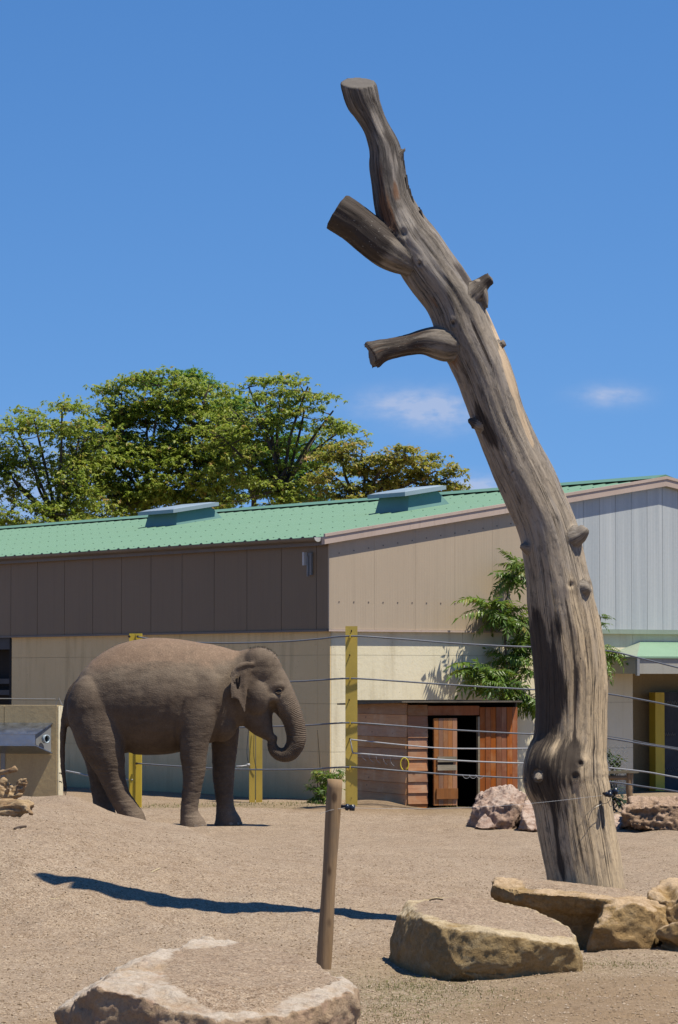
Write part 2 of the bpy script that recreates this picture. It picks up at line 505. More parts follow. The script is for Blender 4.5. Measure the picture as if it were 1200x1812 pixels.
M_RK_A = rockmat('pink_cream_sandstone', (.64, .48, .32), (.52, .365, .225), (.60, .40, .285), (.78, .68, .56))
M_RK_B = rockmat('yellow_sandstone', (.512, .371, .179), (.384, .256, .109), (.602, .474, .269), (.845, .691, .461))
M_RK_C = rockmat('ochre_sandstone', (.512, .346, .154), (.384, .243, .102), (.576, .422, .230), (.794, .589, .384))
M_RK_E = rockmat('pink_boulder_stone', (.55, .385, .29), (.41, .275, .205), (.64, .49, .385), (.72, .57, .46))
M_RK_H = rockmat('brown_boulder_stone', (.413, .281, .175), (.275, .175, .106), (.475, .331, .225), (.625, .450, .325))

# ------------------------------------------------------------------ ground
def gauss(x, y, cx, cy, sx, sy):
    return np.exp(-.5 * (((x - cx) / sx) ** 2 + ((y - cy) / sy) ** 2))
def gh(x, y):
    x = np.atleast_1d(np.asarray(x, float)); y = np.atleast_1d(np.asarray(y, float))
    z = np.zeros_like(x)
    # gravel mound beside the animal
    q = x / np.maximum(y, 8)
    kx = [-.4, -.2, -.098, -.09, -.078, -.066, -.057, -.03, .017, .05]
    kb = [.6, .52, .50, .47, .45, .30, .235, .135, .055, 0]            # far side, beside the animal
    kf = [.75, .64, .62, .60, .54, .45, .375, .24, .11, 0]             # near shoulder
    tri = lambda k: (np.interp(q - .005, kx, k) + np.interp(q, kx, k) + np.interp(q + .005, kx, k)) / 3
    mixf = smooth(29.5, 37, y)
    r = tri(kf) * (1 - mixf) + tri(kb) * mixf
    yend = np.interp(q, [-.085, -.06, -.045, -.03], [42.4, 42.0, 40.5, 37.5])
    z += r * smooth(24.4, 28.5, y) * (1 - smooth(yend - 2.6, yend, y))
    z += .075 * gauss(q, y, -.0785, 39.6, .006, .9)
    z += .035 * gauss(x, y, .3, 36.0, .7, .6) + .03 * gauss(x, y, 1.2, 34.0, .9, .5) - .03 * gauss(x, y, -.6, 34.5, .8, .6)
    # soil heap by the hut
    z += .16 * gauss(x, y, .42, 46.9, .42, .55) + .10 * gauss(x, y, 1.75, 46.6, .5, .4)
    z += .10 * gauss(x, y, -1.75, 46.3, 1.2, .9)
    n = fbm(np.c_[x * .9, y * .55, np.zeros_like(x)], 3) * .035 + pn(np.c_[x * 2.6, y * 1.7, np.ones_like(x)]) * (.014 + .022 * gauss(x, y, -1.4, 27.0, 1.5, 2.2)) + pn(np.c_[x * 7, y * 6, np.ones_like(x)]) * (.006 + .010 * gauss(x, y, -1.4, 27.0, 1.5, 2.2)) + np.minimum(0, pn(np.c_[x * 4.3, y * 3.0, 3 + np.zeros_like(x)]) + .12) * .035
    near = smooth(36, 28, y) * .55 + .45
    amp = smooth(10, 15, y) * (1 - smooth(43.5, 48, y) * .55) * (1 - smooth(52, 70, y))
    side = 1 - smooth(14, 30, np.abs(x))
    z += n * amp * side
    return z
def g1(x, y): return float(gh(x, y)[0])
def gpt(px, py):
    """where the line of sight through a pixel meets the ground"""
    d = ray(px, py); ts = np.arange(12, 60, .02) / d.y
    k = int(np.argmax(CAMZ + d.z * ts <= gh(d.x * ts, d.y * ts)))
    return Vector((0, 0, CAMZ)) + d * float(ts[k])
def geom(a, b, n): return np.geomspace(a, b, n)
xs = np.concatenate([-geom(9.05, 2500, 26)[::-1], np.arange(-9, 9.001, .07), geom(9.05, 2500, 26)])
ys = np.concatenate([-geom(1, 200, 8)[::-1], np.linspace(0, 13, 14), np.arange(13.2, 30, .06), np.arange(30, 53, .085), geom(53.2, 5000, 40)])
XX, YY = np.meshgrid(xs, ys)
ZZ = gh(XX.ravel(), YY.ravel())
nx, ny = len(xs), len(ys)
idx = np.arange(nx * ny).reshape(ny, nx)
quads = np.stack([idx[:-1, :-1], idx[:-1, 1:], idx[1:, 1:], idx[1:, :-1]], -1).reshape(-1, 4)
ground = mk('ground', np.c_[XX.ravel(), YY.ravel(), ZZ], quads, M_GROUND, None, True)
tag(ground, 'pinkish tan gravel and soil floor of the enclosure', kind='structure')
fx, fy = XX.ravel(), YY.ravel()
soil = .9 * gauss(fx, fy, 1.0, 47, 1.6, .9) + .75 * smooth(23.5, 20, fy) * smooth(.2, 1.2, fx) + .25 * smooth(21, 18, fy) + .45 * smooth(45, 48.5, fy) + .8 * gauss(fx, fy, -1.45, 17.6, .18, .7)
attr(ground.data, 'soil', soil)
grass = .9 * gauss(fx, fy, .42, 20.6, .35, 1.3) + .9 * gauss(fx, fy, 1.75, 48.3, .6, 1.2) + .85 * gauss(fx, fy, -2.0, 49.2, 1.3, .9) + .5 * gauss(fx, fy, 1.6, 22.3, .5, .8)
attr(ground.data, 'grass', grass)

# loose stones scattered on the gravel: nobody could count them
def scatter_stones(n, ylo, yhi, smin, smax, name, mat_):
    yv = rng.uniform(1 / yhi, 1 / ylo, n) ** -1.0
    xv = rng.uniform(-1, 1, n) * (yv * .112 + .4)
    zv = gh(xv, yv)
    s = smin + (smax - smin) * rng.random(n) ** 3
    base = np.array([(1, 0, 0), (0, 1, 0), (-1, 0, 0), (0, -1, 0), (0, 0, .75), (0, 0, -.75)], float)
    fc = np.array([(0, 1, 4), (1, 2, 4), (2, 3, 4), (3, 0, 4), (1, 0, 5), (2, 1, 5), (3, 2, 5), (0, 3, 5)])
    a = rng.uniform(0, 6.28, n); ca, sa = np.cos(a), np.sin(a)
    b = base[None] * rng.uniform(.6, 1.25, (n, 6, 1))
    V = np.empty((n, 6, 3))
    V[..., 0] = (b[..., 0] * ca[:, None] - b[..., 1] * sa[:, None] * .75) * s[:, None] + xv[:, None]
    V[..., 1] = (b[..., 0] * sa[:, None] + b[..., 1] * ca[:, None] * .75) * s[:, None] + yv[:, None]
    V[..., 2] = b[..., 2] * s[:, None] * .8 + zv[:, None] + s[:, None] * .2
    Fc = (fc[None] + 6 * np.arange(n)[:, None, None]).reshape(-1, 3)
    o = mk(name, V.reshape(-1, 3), Fc, mat_)
    attr(o.data, 'tint', np.repeat(rng.random(n), 6))
    return o
mp = M('loose_stones', .85, .2)
mp.col(mp.ramp(mp.attr('tint'), [(0, (.24, .17, .105)), (.4, (.36, .265, .17)), (.8, (.50, .385, .265)), (1, (.6, .5, .39))]))
tag(scatter_stones(42000, 16.5, 36, .004, .013, 'gravel', mp.done()), 'loose small stones strewn over the enclosure floor', kind='stuff')

def blades(name, spots, n, h, mat_, label):
    V, Fc, T = [], [], []
    for k in range(n):
        cx, cy, sx, sy = spots[rng.integers(len(spots))]
        x, y = cx + rng.normal() * sx, cy + rng.normal() * sy
        z = g1(x, y); hh = h * rng.uniform(.4, 1.2); a = rng.uniform(0, 6.28); wd = (.0022 if h < .03 else .004) * rng.uniform(.7, 1.5)
        dx, dy = math.cos(a), math.sin(a); ln = rng.uniform(.2, 1.2) * hh
        i = len(V)
        V += [(x - dy * wd, y + dx * wd, z - .01), (x + dy * wd, y - dx * wd, z - .01), (x + dx * ln * .4 + dy * wd * .7, y + dy * ln * .4 - dx * wd * .7, z + hh * .6),
              (x + dx * ln * .4 - dy * wd * .7, y + dy * ln * .4 + dx * wd * .7, z + hh * .6), (x + dx * ln, y + dy * ln, z + hh)]
        Fc += [(i, i + 1, i + 2, i + 3), (i + 3, i + 2, i + 4)]
        T += [rng.random()] * 5
    o = mk(name, V, Fc, mat_); attr(o.data, 'tint', T); tag(o, label, kind='stuff'); return o
M_GRASS = leafmat('dry_grass_blades', [(0, (.13, .16, .035)), (.5, (.26, .23, .08)), (1, (.46, .37, .20))], .25)
blades('grass', [(.42, 20.3, .2, .9), (.75, 20.4, .35, .35), (.3, 19.3, .15, .6), (1.7, 22.4, .3, .3), (.5, 21.0, .2, .3)], 2600, .015, M_GRASS, 'sparse dry green grass between the front rocks')
blades('grass', [(1.8, 47.9, .35, .5), (-2.0, 49.3, .9, .5), (-.9, 50.2, .8, .3), (1.9, 47.2, .3, .2)], 1300, .035, M_GRASS, 'thin yellowish grass along the foot of the walls')

# ------------------------------------------------------------------ elephant house
A = Vector((-.13, 51.5, 0))                      # near corner
R = Vector((.834, .552, 0)).normalized()         # along the gable wall
L = Vector((-.552, .834, 0)).normalized()        # along the long wall
UP = Vector((0, 0, 1))
SL = .1636
Z_SILL, Z_EAVE = 2.587, 4.03
T_RIDGE = 6.42
BL = 27.0
def W(r, l, z): return A + R * r + L * l + UP * z
def on_gable(px, py, off=0): return ray_plane(px, py, A - L * off, L)
def on_long(px, py, off=0): return ray_plane(px, py, A - R * off, R)
def rz(r): return Z_EAVE + SL * (r if r <= T_RIDGE else 2 * T_RIDGE - r)
house = empty('elephant_house', A, 'long cream and brown animal house with green metal roof', 'building')

def panel(name, o, ax, az, th, nrm, m, parent, inset=.003):
    """flat slab: corner o, edges ax, az, thickness th outwards along nrm"""
    o, ax, az = Vector(o), Vector(ax), Vector(az)
    e = ax.normalized() * inset
    b = MB(); b.prism([o + e, o + ax - e, o + ax - e + az, o + e + az], [o + e + nrm * th, o + ax - e + nrm * th, o + ax - e + az + nrm * th, o + e + az + nrm * th])
    return b.build(name, m, parent)
# concrete core and cast panels (joints recessed)
ROWS = [0.0, .74, 1.47, 2.21, Z_SILL]
win_l = (on_long(21, 1200) - A).dot(L)           # dark opening in the long wall
win_l2 = win_l + 2.6
win_z0 = 1.0
door_r = (on_gable(1119, 1300) - A).dot(R)
door_r2 = door_r + 2.6
DOOR_H = 2.02
def cast_rows(o, d, n, cuts, rows, m):
    for a, b in zip(cuts[:-1], cuts[1:]):
        for z0, z1 in zip(rows[:-1], rows[1:]):
            panel('concrete_panel', o + d * a + UP * (z0 - (.3 if z0 == 0 else 0)), d * (b - a), UP * (z1 - z0 - .004 + (.3 if z0 == 0 else 0)), .02, n, m, house, .0025)
def core(name, o, d, n, l, z0, z1, m):
    b = MB(); b.box(o + UP * z0, d * l, -n * .22, UP * (z1 - z0)); return b.build(name, m, house)
core('wall', W(0, .02, 0), L, -R, win_l - .02, -.3, Z_SILL, M_CONC_D)
core('wall', W(0, win_l2, 0), L, -R, BL - win_l2, -.3, Z_SILL, M_CONC_D)
core('wall', W(0, win_l, 0), L, -R, 2.6, -.3, win_z0, M_CONC_D)
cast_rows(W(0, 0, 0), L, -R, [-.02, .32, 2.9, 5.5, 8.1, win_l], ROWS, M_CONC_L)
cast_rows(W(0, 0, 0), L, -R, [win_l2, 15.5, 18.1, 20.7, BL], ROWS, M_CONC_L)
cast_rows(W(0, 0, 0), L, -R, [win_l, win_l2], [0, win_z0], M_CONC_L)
core('wall', W(.02, 0, 0), R, -L, door_r - .02, -.3, Z_SILL, M_CONC_D)
core('wall', W(door_r, 0, 0), R, -L, 2.6, DOOR_H, Z_SILL, M_CONC_D)
core('wall', W(door_r2, 0, 0), R, -L, 2 * T_RIDGE - door_r2, -.3, Z_SILL, M_CONC_D)
cast_rows(W(0, 0, 0), R, -L, [0, 2.45, 4.9, door_r], ROWS, M_CONC_S)
cast_rows(W(0, 0, 0), R, -L, [door_r, door_r2], [DOOR_H, Z_SILL], M_CONC_S)
cast_rows(W(0, 0, 0), R, -L, [door_r2, 10.9, 2 * T_RIDGE], ROWS, M_CONC_S)
for (o, d, l) in ((W(2 * T_RIDGE - .25, .3, 0), L, BL - .3), (W(.3, BL - .25, 0), R, 2 * T_RIDGE - .5)):
    b = MB(); b.box(o, d * l, (R if d == L else L) * .2, UP * Z_EAVE); b.build('wall', M_CONC_D, house)
# dark window opening with a steel rail
b = MB(); b.box(W(.22, win_l - .3, win_z0 - .2), L * 3.2, R * .05, UP * 1.9); 
b2 = MB()
for z in (1.75, 1.55): b2.box(W(.05, win_l, z), L * 2.6, R * .06, UP * .09)
b2.box(W(-.035, win_l + .02, 2.36), L * 2.56, R * .08, UP * .2)
w_ = b.build('window', M_DARK, house); b2.build('rail', M_DOORB, w_)
for k in range(2):
    f_ = MB(); f_.box(W(-.03, win_l - .03 + k * 2.6, win_z0), L * .07, R * .1, UP * (Z_SILL - win_z0 - .03)); f_.build('frame', M_DARK, w_)
# doorway recess
rec = .95
b = MB(); b.box(W(door_r, rec, -.3), R * 2.6, L * .1, UP * 2.4); back = b.build('doorway', M_CONC_D, house)
b = MB(); b.box(W(door_r - .1, .225, -.3), R * .1, L * (rec - .13), UP * 2.4); b.build('return_wall', M_CONC_D, back)
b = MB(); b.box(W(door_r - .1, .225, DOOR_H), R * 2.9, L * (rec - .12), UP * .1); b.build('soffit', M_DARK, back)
jr = (ray_plane(1160, 1300, A + L * .45, L) - A).dot(R)
b = MB(); b.box(W(jr, .45, 0), R * .19, L * .16, UP * 1.62); b.build('jamb_post', M_YELB, back)
dl = MB(); dl.box(W(jr + .24, .62, 0), R * 1.3, L * .06, UP * 1.62); dleaf = dl.build('door', M_DOORB, back)
def scribble(o, ax, up, n, seed, size):
    r_ = random.Random(seed); pts = []
    for i in range(n * 6):
        t = i / (n * 6 - 1)
        pts.append(o + ax * (t * size * n) + up * (math.sin(i * 1.9 + seed) * size * .35 + r_.uniform(-.1, .1) * size) + (-L) * .002)
    return tube_geo(pts, .006, 4)
M_CHALK = paint('chalk_marks', (.30, .30, .30), .9, .1)
for q, (z, s_) in enumerate(((1.45, .09), (.93, .07), (.35, .09))):
    V, Fc = scribble(W(jr + .28, .615, z), R, UP, 4, q, s_); mk('chalk_mark', V, Fc, M_CHALK, dleaf)
# canopy over the doorway
cl_ = (ray_plane(1127, 1190, A - L * .85, L) - A).dot(R)
zc0, zc1, zc2 = 1.925, 2.17, 2.42
cw = 3.6
b = MB(); b.box(W(cl_, -.85, zc0), R * cw, L * .04, UP * (zc1 - zc0)); b.box(W(cl_, -.81, zc0), R * .04, L * .79, UP * (zc1 - zc0))
can = b.build('canopy', M_CANW, house)
b = MB(); b.prism([W(cl_ - .02, -.88, zc1), W(cl_ + cw, -.88, zc1), W(cl_ + cw, -.003, zc2), W(cl_ + .75, -.003, zc2)], [W(cl_ - .02, -.88, zc1 + .03), W(cl_ + cw, -.88, zc1 + .03), W(cl_ + cw, -.003, zc2 + .03), W(cl_ + .75, -.003, zc2 + .03)])
b.build('canopy_roof', M_CANG, can)
b = MB(); b.prism([W(cl_ - .02, -.88, zc1 + .001), W(cl_ + .75, -.003, zc2), W(cl_ - .02, -.003, zc1)], [W(cl_ - .02, -.88, zc1 + .028), W(cl_ + .75, -.003, zc2 + .03), W(cl_ - .02, -.003, zc1 + .03)])
b.build('hip_sheet', M_SAGE, can)
b = MB(); b.box(W(cl_ - .03, -.90, zc0 - .03), R * .05, L * .05, UP * .29); b.build('downpipe_end', M_GREY, can)
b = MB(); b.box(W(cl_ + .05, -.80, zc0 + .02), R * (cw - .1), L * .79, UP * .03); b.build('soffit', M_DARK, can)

# cladding
n0 = 0
r0 = .0
proud = .072
lens = [(on_long(px, 1000) - A).dot(L) for px in (567, 505, 444, 386, 329, 274, 222, 171, 121, 73, 26)]
lens = [-.045] + lens
while lens[-1] < BL - 1: lens.append(lens[-1] + .98)
for a, b_ in zip(lens[:-1], lens[1:]):
    panel('cladding_panel', W(0, a, Z_SILL + .01), L * (b_ - a), UP * (Z_EAVE - Z_SILL - .04), proud, -R, M_CLAD_D, house, .006)
b = MB(); b.box(W(-.068, .0, Z_SILL), L * BL, R * .3, UP * (Z_EAVE - Z_SILL - .05)); b.build('backing_wall', M_DARK, house)
b = MB(); b.box(W(-proud - .02, -proud - .02, Z_SILL - .022), L * BL, R * .09, UP * .03); b.build('sill_flashing', M_GUT, house)
rr = [(on_gable(px, 1100, proud) - A).dot(R) for px in (585, 663, 735, 805, 872, 938, 1003)]
rr[0] = -proud
for a, b_ in zip(rr[:-1], rr[1:]):
    e = .0012; q = MB(); z0 = Z_SILL + .01
    q.prism([W(a + e, 0, z0), W(b_ - e, 0, z0), W(b_ - e, 0, rz(b_) - .05), W(a + e, 0, rz(a) - .05)], [W(a + e, -proud, z0), W(b_ - e, -proud, z0), W(b_ - e, -proud, rz(b_) - .05), W(a + e, -proud, rz(a) - .05)])
    q.build('cladding_panel', M_CLAD_S, house)
sc_ = MB()
for z in (Z_SILL + .42, ):
    r = .1
    while r < rr[-1]:
        sc_.box(W(r, -proud - .006, z), R * .018, L * .01, UP * .018); r += .27
r = .1
while r < rr[-1]:
    sc_.box(W(r, -proud - .006, rz(r) - .3), R * .018, L * .01, UP * .018); r += .27
tag(sc_.build('screw', M_GUT, house), kind='stuff')
a = rr[-1] + .03
while a < 2 * T_RIDGE - .1:
    b_ = min(a + .325, 2 * T_RIDGE - .02); e = .003; q = MB(); z0 = Z_SILL + .05
    if a < T_RIDGE < b_: b_ = T_RIDGE
    q.prism([W(a + e, 0, z0), W(b_ - e, 0, z0), W(b_ - e, 0, rz(b_) - .05), W(a + e, 0, rz(a) - .05)], [W(a + e, -.05, z0), W(b_ - e, -.05, z0), W(b_ - e, -.05, rz(b_) - .05), W(a + e, -.05, rz(a) - .05)])
    q.build('polycarbonate_panel', M_POLY, house); a = b_
b = MB(); b.box(W(rr[-1], -.085, Z_SILL), R * .03, L * .08, UP * (rz(rr[-1]) - Z_SILL - .06)); b.build('mullion', M_GREY, house)
b = MB(); b.box(W(-proud - .02, -.10, Z_SILL - .022), R * (rr[-1] + .09), L * .098, UP * .03); b.build('sill_flashing', M_FASC, house)
b = MB(); b.box(W(rr[-1] + .072, -.10, Z_SILL - .022), R * (2 * T_RIDGE - rr[-1]), L * .098, UP * .07); b.build('sill_flashing', M_SAGE, house)
b = MB(); b.prism([W(.0, .05, Z_SILL), W(2 * T_RIDGE, .05, Z_SILL), W(2 * T_RIDGE, .05, Z_EAVE - .06), W(T_RIDGE, .05, rz(T_RIDGE) - .06), W(0, .05, Z_EAVE - .06)],
                  [W(.0, .25, Z_SILL), W(2 * T_RIDGE, .25, Z_SILL), W(2 * T_RIDGE, .25, Z_EAVE - .06), W(T_RIDGE, .25, rz(T_RIDGE) - .06), W(0, .25, Z_EAVE - .06)]); b.build('backing_wall', M_GREY, house)

# ribbed roof
OVE, OVR = .19, .13
def roof_sheet(sgn):
    prof = []
    l = -OVR
    while l < BL:
        prof += [(l, 0), (l + .23, 0), (l + .258, .020), (l + .304, .020)]
        l += .333
    V, Fc = [], []
    for l, h in prof:
        for r in (-OVE, T_RIDGE):
            q = W(r if sgn > 0 else 2 * T_RIDGE - r, l, Z_EAVE + SL * r + h); V.append(q)
    n = len(prof)
    for i in range(n - 1):
        Fc.append((2 * i, 2 * i + 1, 2 * i + 3, 2 * i + 2))
    V2 = [v - UP * .012 for v in V]
    m_ = len(V)
    Fc2 = [tuple(k + m_ for k in f[::-1]) for f in Fc]
    edge = [(2 * i, 2 * i + 2, m_ + 2 * i + 2, m_ + 2 * i) for i in range(n - 1)] + [(2 * i + 1, m_ + 2 * i + 1, m_ + 2 * i + 3, 2 * i + 3) for i in range(n - 1)] + [(0, m_, m_ + 1, 1)]
    return mk('roof', V + V2, Fc + Fc2 + edge, M_ROOF, house)
roof = roof_sheet(1); roof_sheet(-1)
b = MB()
l = -OVR + .281
while l < BL:
    for k, r in enumerate(np.arange(-.08, 6.3, 1.1)):
        q = W(r, l, Z_EAVE + SL * r + .020); b.box(q - L * .009 - R * .015, L * .011, R * .018, UP * .008)
    l += .333
M_SCREW = paint('screw_heads', (.07, .17, .10), .5, .1)
tag(b.build('screw', M_SCREW, roof), kind='stuff')
b = MB(); b.prism([W(T_RIDGE - .25, -OVR - .01, rz(T_RIDGE - .25) + .045), W(T_RIDGE, -OVR - .01, rz(T_RIDGE) + .075), W(T_RIDGE + .25, -OVR - .01, rz(T_RIDGE - .25) + .045)],
                  [W(T_RIDGE - .25, BL, rz(T_RIDGE - .25) + .045), W(T_RIDGE, BL, rz(T_RIDGE) + .075), W(T_RIDGE + .25, BL, rz(T_RIDGE - .25) + .045)]); b.build('ridge_cap', M_ROOF, roof)
for s in (1, -1):
    q = MB(); f0, f1 = (-OVE - .02, T_RIDGE) if s > 0 else (T_RIDGE, 2 * T_RIDGE + OVE)
    for (d0, d1, h0, h1) in ((-.16, -.075, -.115, .0), (-.175, -.13, .0, .045)):
        g_ = lambda r: (rz(r))
        q.prism([W(f0, d0, g_(f0) + h0), W(f0, d1, g_(f0) + h0), W(f0, d1, g_(f0) + h1), W(f0, d0, g_(f0) + h1)], [W(f1, d0, g_(f1) + h0), W(f1, d1, g_(f1) + h0), W(f1, d1, g_(f1) + h1), W(f1, d0, g_(f1) + h1)])
    q.build('fascia', M_FASC, house)
# half-round gutter with its pale end cap
gz = Z_EAVE - SL * OVE - .01; gr_ = .062; gl0 = -.02
def gut_ring(l, rad, shift=0): return [W(-OVE - .055 + rad * math.cos(a_), l, gz + rad * math.sin(a_)) for a_ in np.linspace(-math.pi, 0, 9)]
V, Fc = [], []
for l in (gl0, BL):
    V += gut_ring(l, gr_) + gut_ring(l, gr_ - .006)[::-1]
Fc = [(i, (i + 1) % 18, 18 + (i + 1) % 18, 18 + i) for i in range(18)] + [tuple(range(18))[::-1]]
gut = mk('gutter', V, Fc, M_GUT, house)
ring = gut_ring(gl0 - .012, gr_ + .006); ring2 = gut_ring(gl0 - .002, gr_ + .006)
b = MB(); b.prism(ring, ring2); b.build('gutter_end_cap', M_WHITE, gut)
b = MB(); b.box(W(-OVE + .02, -.05, Z_EAVE - .16), R * .03, L * BL, UP * .10); b.build('eaves_board', M_GUT, house)
# roof vents / skylights
def on_roof(px, py): return ray_plane(px, py, W(0, 0, Z_EAVE + .034), (UP - R * SL).normalized())
def skylight(pa, pb, pc, h, lean):
    """pa..pb: foot of the end facing the long eaves, pb..pc: foot of the side facing the gable"""
    a_, b__, c_ = on_roof(*pa), on_roof(*pb), on_roof(*pc)
    ll, l0 = abs((a_ - b__).dot(L)), (b__ - A).dot(L)
    r0_, r1_ = (b__ - A).dot(R), (c_ - A).dot(R)
    def q(r, l, dz): return W(r, l, Z_EAVE + SL * r + dz)
    k = .06
    ring0 = [q(r0_, l0, -.02), q(r1_, l0, -.02), q(r1_, l0 + ll, -.02), q(r0_, l0 + ll, -.02)]
    ring1 = [q(r0_ + k, l0 + k, h), q(r1_ - k * 4, l0 + k, h), q(r1_ - k * 4, l0 + ll - k, h), q(r0_ + k, l0 + ll - k, h)]
    b = MB(); b.prism(ring0, ring1); s = b.build('skylight', M_CURB, roof)
    e = .10
    lo = [q(r0_ - e, l0 - e * .6, h), q(r1_ - k * 4 + e, l0 - e * .6, h), q(r1_ - k * 4 + e, l0 + ll + e * .6, h), q(r0_ - e, l0 + ll + e * .6, h)]
    mid = [v + UP * .065 for v in lo]
    c0 = sum((v for v in mid), Vector()) / 4
    b = MB(); b.prism(lo, mid); lid = b.build('skylight_frame', M_LIDW, roof)
    top = [v + (c0 - v) * .22 + UP * .022 for v in mid]
    b = MB(); b.prism([v + (c0 - v) * .04 + UP * .002 for v in mid], top); b.build('skylight_dome', M_LIDW, roof)
skylight((256, 931), (312, 927), (389, 914), .25, 0)
skylight((646, 909), (722, 902), (803, 889), .27, 0)
# white sensor box on the long wall
pa = on_long(549, 998, .075)
sens = empty('wall_antenna', pa, 'small white and grey flat antenna on the brown cladding', 'antenna')
b = MB(); b.box(pa + L * .03 - UP * .17, L * -.10, -R * .03, UP * .34); b.build('bracket', M_GREY, sens)
b = MB(); b.box(pa + L * .07 - UP * .02 - R * .05, L * -.05, -R * .05, UP * .20); b.build('cover', M_WHITE, sens)
b = MB(); b.tube([pa - R * .045 + UP * .12, pa - R * .045 - UP * .19], .016, 8); b.build('mast', M_GREY, sens)

# ------------------------------------------------------------------ elephant
ES = 43.2 / F / 2.4
E_ROOT = gpt(330, 1458.75)
E_ROOT = Vector((P(330, 1458.75, 43.2).x, 43.2, 0.0))
def E(x, y, lat): return np.array([E_ROOT.x + (x - 600) * ES, E_ROOT.y + lat * ES, (885 - y) * ES])
eV, eF = [], []
def e_add(V, Fc):
    n = len(eV); eV.extend(map(tuple, V)); eF.extend(tuple(i + n for i in f) for f in Fc)
def loft(secs, n=26, ns=None, vert=False, pw=2.0, into=True, capk=.5):
    S = cr(secs, ns or len(secs) * 5)
    m = len(S); V = []
    t = np.gradient(S[:, :2], axis=0); t /= np.linalg.norm(t, axis=1)[:, None] + 1e-9
    # rounded ends
    rows = []
    a0 = min(S[0, 3], S[0, 4]) * capk; a1 = min(S[-1, 3], S[-1, 4]) * capk
    for k in (.2, .55, .85):
        rows.append((S[0, :2] - t[0] * a0 * math.sqrt(1 - k * k), S[0, 2], S[0, 3] * k, S[0, 4] * k, t[0]))
    for i in range(m): rows.append((S[i, :2], S[i, 2], S[i, 3], S[i, 4], t[i]))
    for k in (.85, .55, .2):
        rows.append((S[-1, :2] + t[-1] * a1 * math.sqrt(1 - k * k), S[-1, 2], S[-1, 3] * k, S[-1, 4] * k, t[-1]))
    for c, lat, a, b, tt in rows:
        nn = np.array((0., 1.)) if vert else np.array((-tt[1], tt[0]))
        for k in range(n):
            th = 2 * math.pi * k / n; cs, sn = math.cos(th), math.sin(th)
            cs = math.copysign(abs(cs) ** (2 / pw), cs); sn = math.copysign(abs(sn) ** (2 / pw), sn)
            V.append(E(c[0] + nn[0] * a * cs, c[1] + nn[1] * a * cs, lat + b * sn))
    Fc = [(i * n + k, i * n + (k + 1) % n, (i + 1) * n + (k + 1) % n, (i + 1) * n + k) for i in range(len(rows) - 1) for k in range(n)]
    Fc += [tuple(range(n))[::-1], tuple((len(rows) - 1) * n + k for k in range(n))]
    if into: e_add(V, Fc)
    return V, Fc
def blob(x, y, lat, rx, ry, rl):
    V, Fc = [], []
    nu, nv = 20, 12
    for j in range(1, nv):
        ph = math.pi * j / nv
        for i in range(nu):
            th = 2 * math.pi * i / nu
            V.append(E(x + rx * math.sin(ph) * math.cos(th), y - ry * math.cos(ph), lat + rl * math.sin(ph) * math.sin(th)))
    V += [E(x, y - ry, lat), E(x, y + ry, lat)]
    for j in range(nv - 2):
        for i in range(nu): Fc.append((j * nu + i, j * nu + (i + 1) % nu, (j + 1) * nu + (i + 1) % nu, (j + 1) * nu + i))
    for i in range(nu):
        Fc.append((len(V) - 2, (i + 1) % nu, i)); Fc.append((len(V) - 1, (nv - 2) * nu + i, (nv - 2) * nu + (i + 1) % nu))
    e_add(V, Fc)
def tb(x, top, bot, b, lat=0): return (x, (top + bot) / 2, lat, (bot - top) / 2, b)
# trunk of the body, rump to neck
loft([tb(106, 345, 470, 45), tb(134, 270, 520, 102), tb(180, 207, 560, 140), tb(240, 158, 575, 165), tb(310, 122, 580, 185), tb(390, 100, 588, 200), tb(470, 92, 589, 206), tb(540, 95, 583, 202), tb(600, 103, 570, 190),
      tb(660, 114, 552, 168), tb(720, 124, 530, 145), tb(770, 136, 495, 118), tb(815, 146, 462, 100), tb(860, 138, 445, 96), tb(900, 134, 425, 90)], 40, 90, True, 2.0)
blob(210, 395, -80, 112, 150, 95); blob(210, 395, 80, 112, 150, 95)        # haunches
blob(660, 330, -95, 105, 150, 75); blob(660, 330, 95, 105, 150, 75)        # shoulders
blob(745, 440, 0, 75, 95, 95)                                              # brisket
loft([(775, 400, 0, 80, 62), (815, 410, 0, 62, 55), (850, 400, 0, 55, 52)], 20)
# near hind leg
loft([(212, 300, -70, 95, 80), (220, 365, -86, 122, 86), (243, 500, -100, 112, 84), (268, 590, -104, 84, 72), (288, 660, -106, 60, 58), (303, 710, -107, 50, 52), (325, 760, -108, 46, 49), (352, 805, -109, 47, 49), (376, 845, -109, 50, 52), (386, 878, -109, 55, 56), (390, 893, -109, 56, 57)], 24, 60)
# far hind leg
loft([(205, 300, 70, 95, 80), (205, 400, 90, 115, 85), (208, 520, 100, 90, 80), (215, 600, 104, 60, 66), (222, 670, 106, 46, 55), (230, 740, 107, 43, 50), (240, 800, 108, 44, 49), (246, 850, 108, 50, 54), (248, 893, 108, 57, 58)], 24, 50)
# near foreleg
loft([(668, 235, -85, 70, 60), (658, 330, -103, 92, 64), (648, 430, -112, 82, 68), (636, 520, -114, 68, 62), (634, 590, -114, 57, 55), (636, 650, -114, 49, 50), (631, 710, -114, 42, 45), (622, 765, -114, 38, 41), (617, 815, -114, 37, 41), (622, 850, -114, 45, 47), (631, 878, -114, 55, 54), (633, 895, -114, 58, 57)], 24, 60)
# far foreleg
loft([(735, 400, 90, 85, 62), (757, 480, 100, 64, 62), (757, 560, 105, 55, 57), (754, 630, 106, 50, 52), (753, 700, 106, 45, 47), (756, 760, 106, 39, 43), (760, 805, 106, 38, 42), (764, 840, 106, 45, 48), (771, 872, 106, 57, 55), (773, 895, 106, 62, 58)], 24, 60)
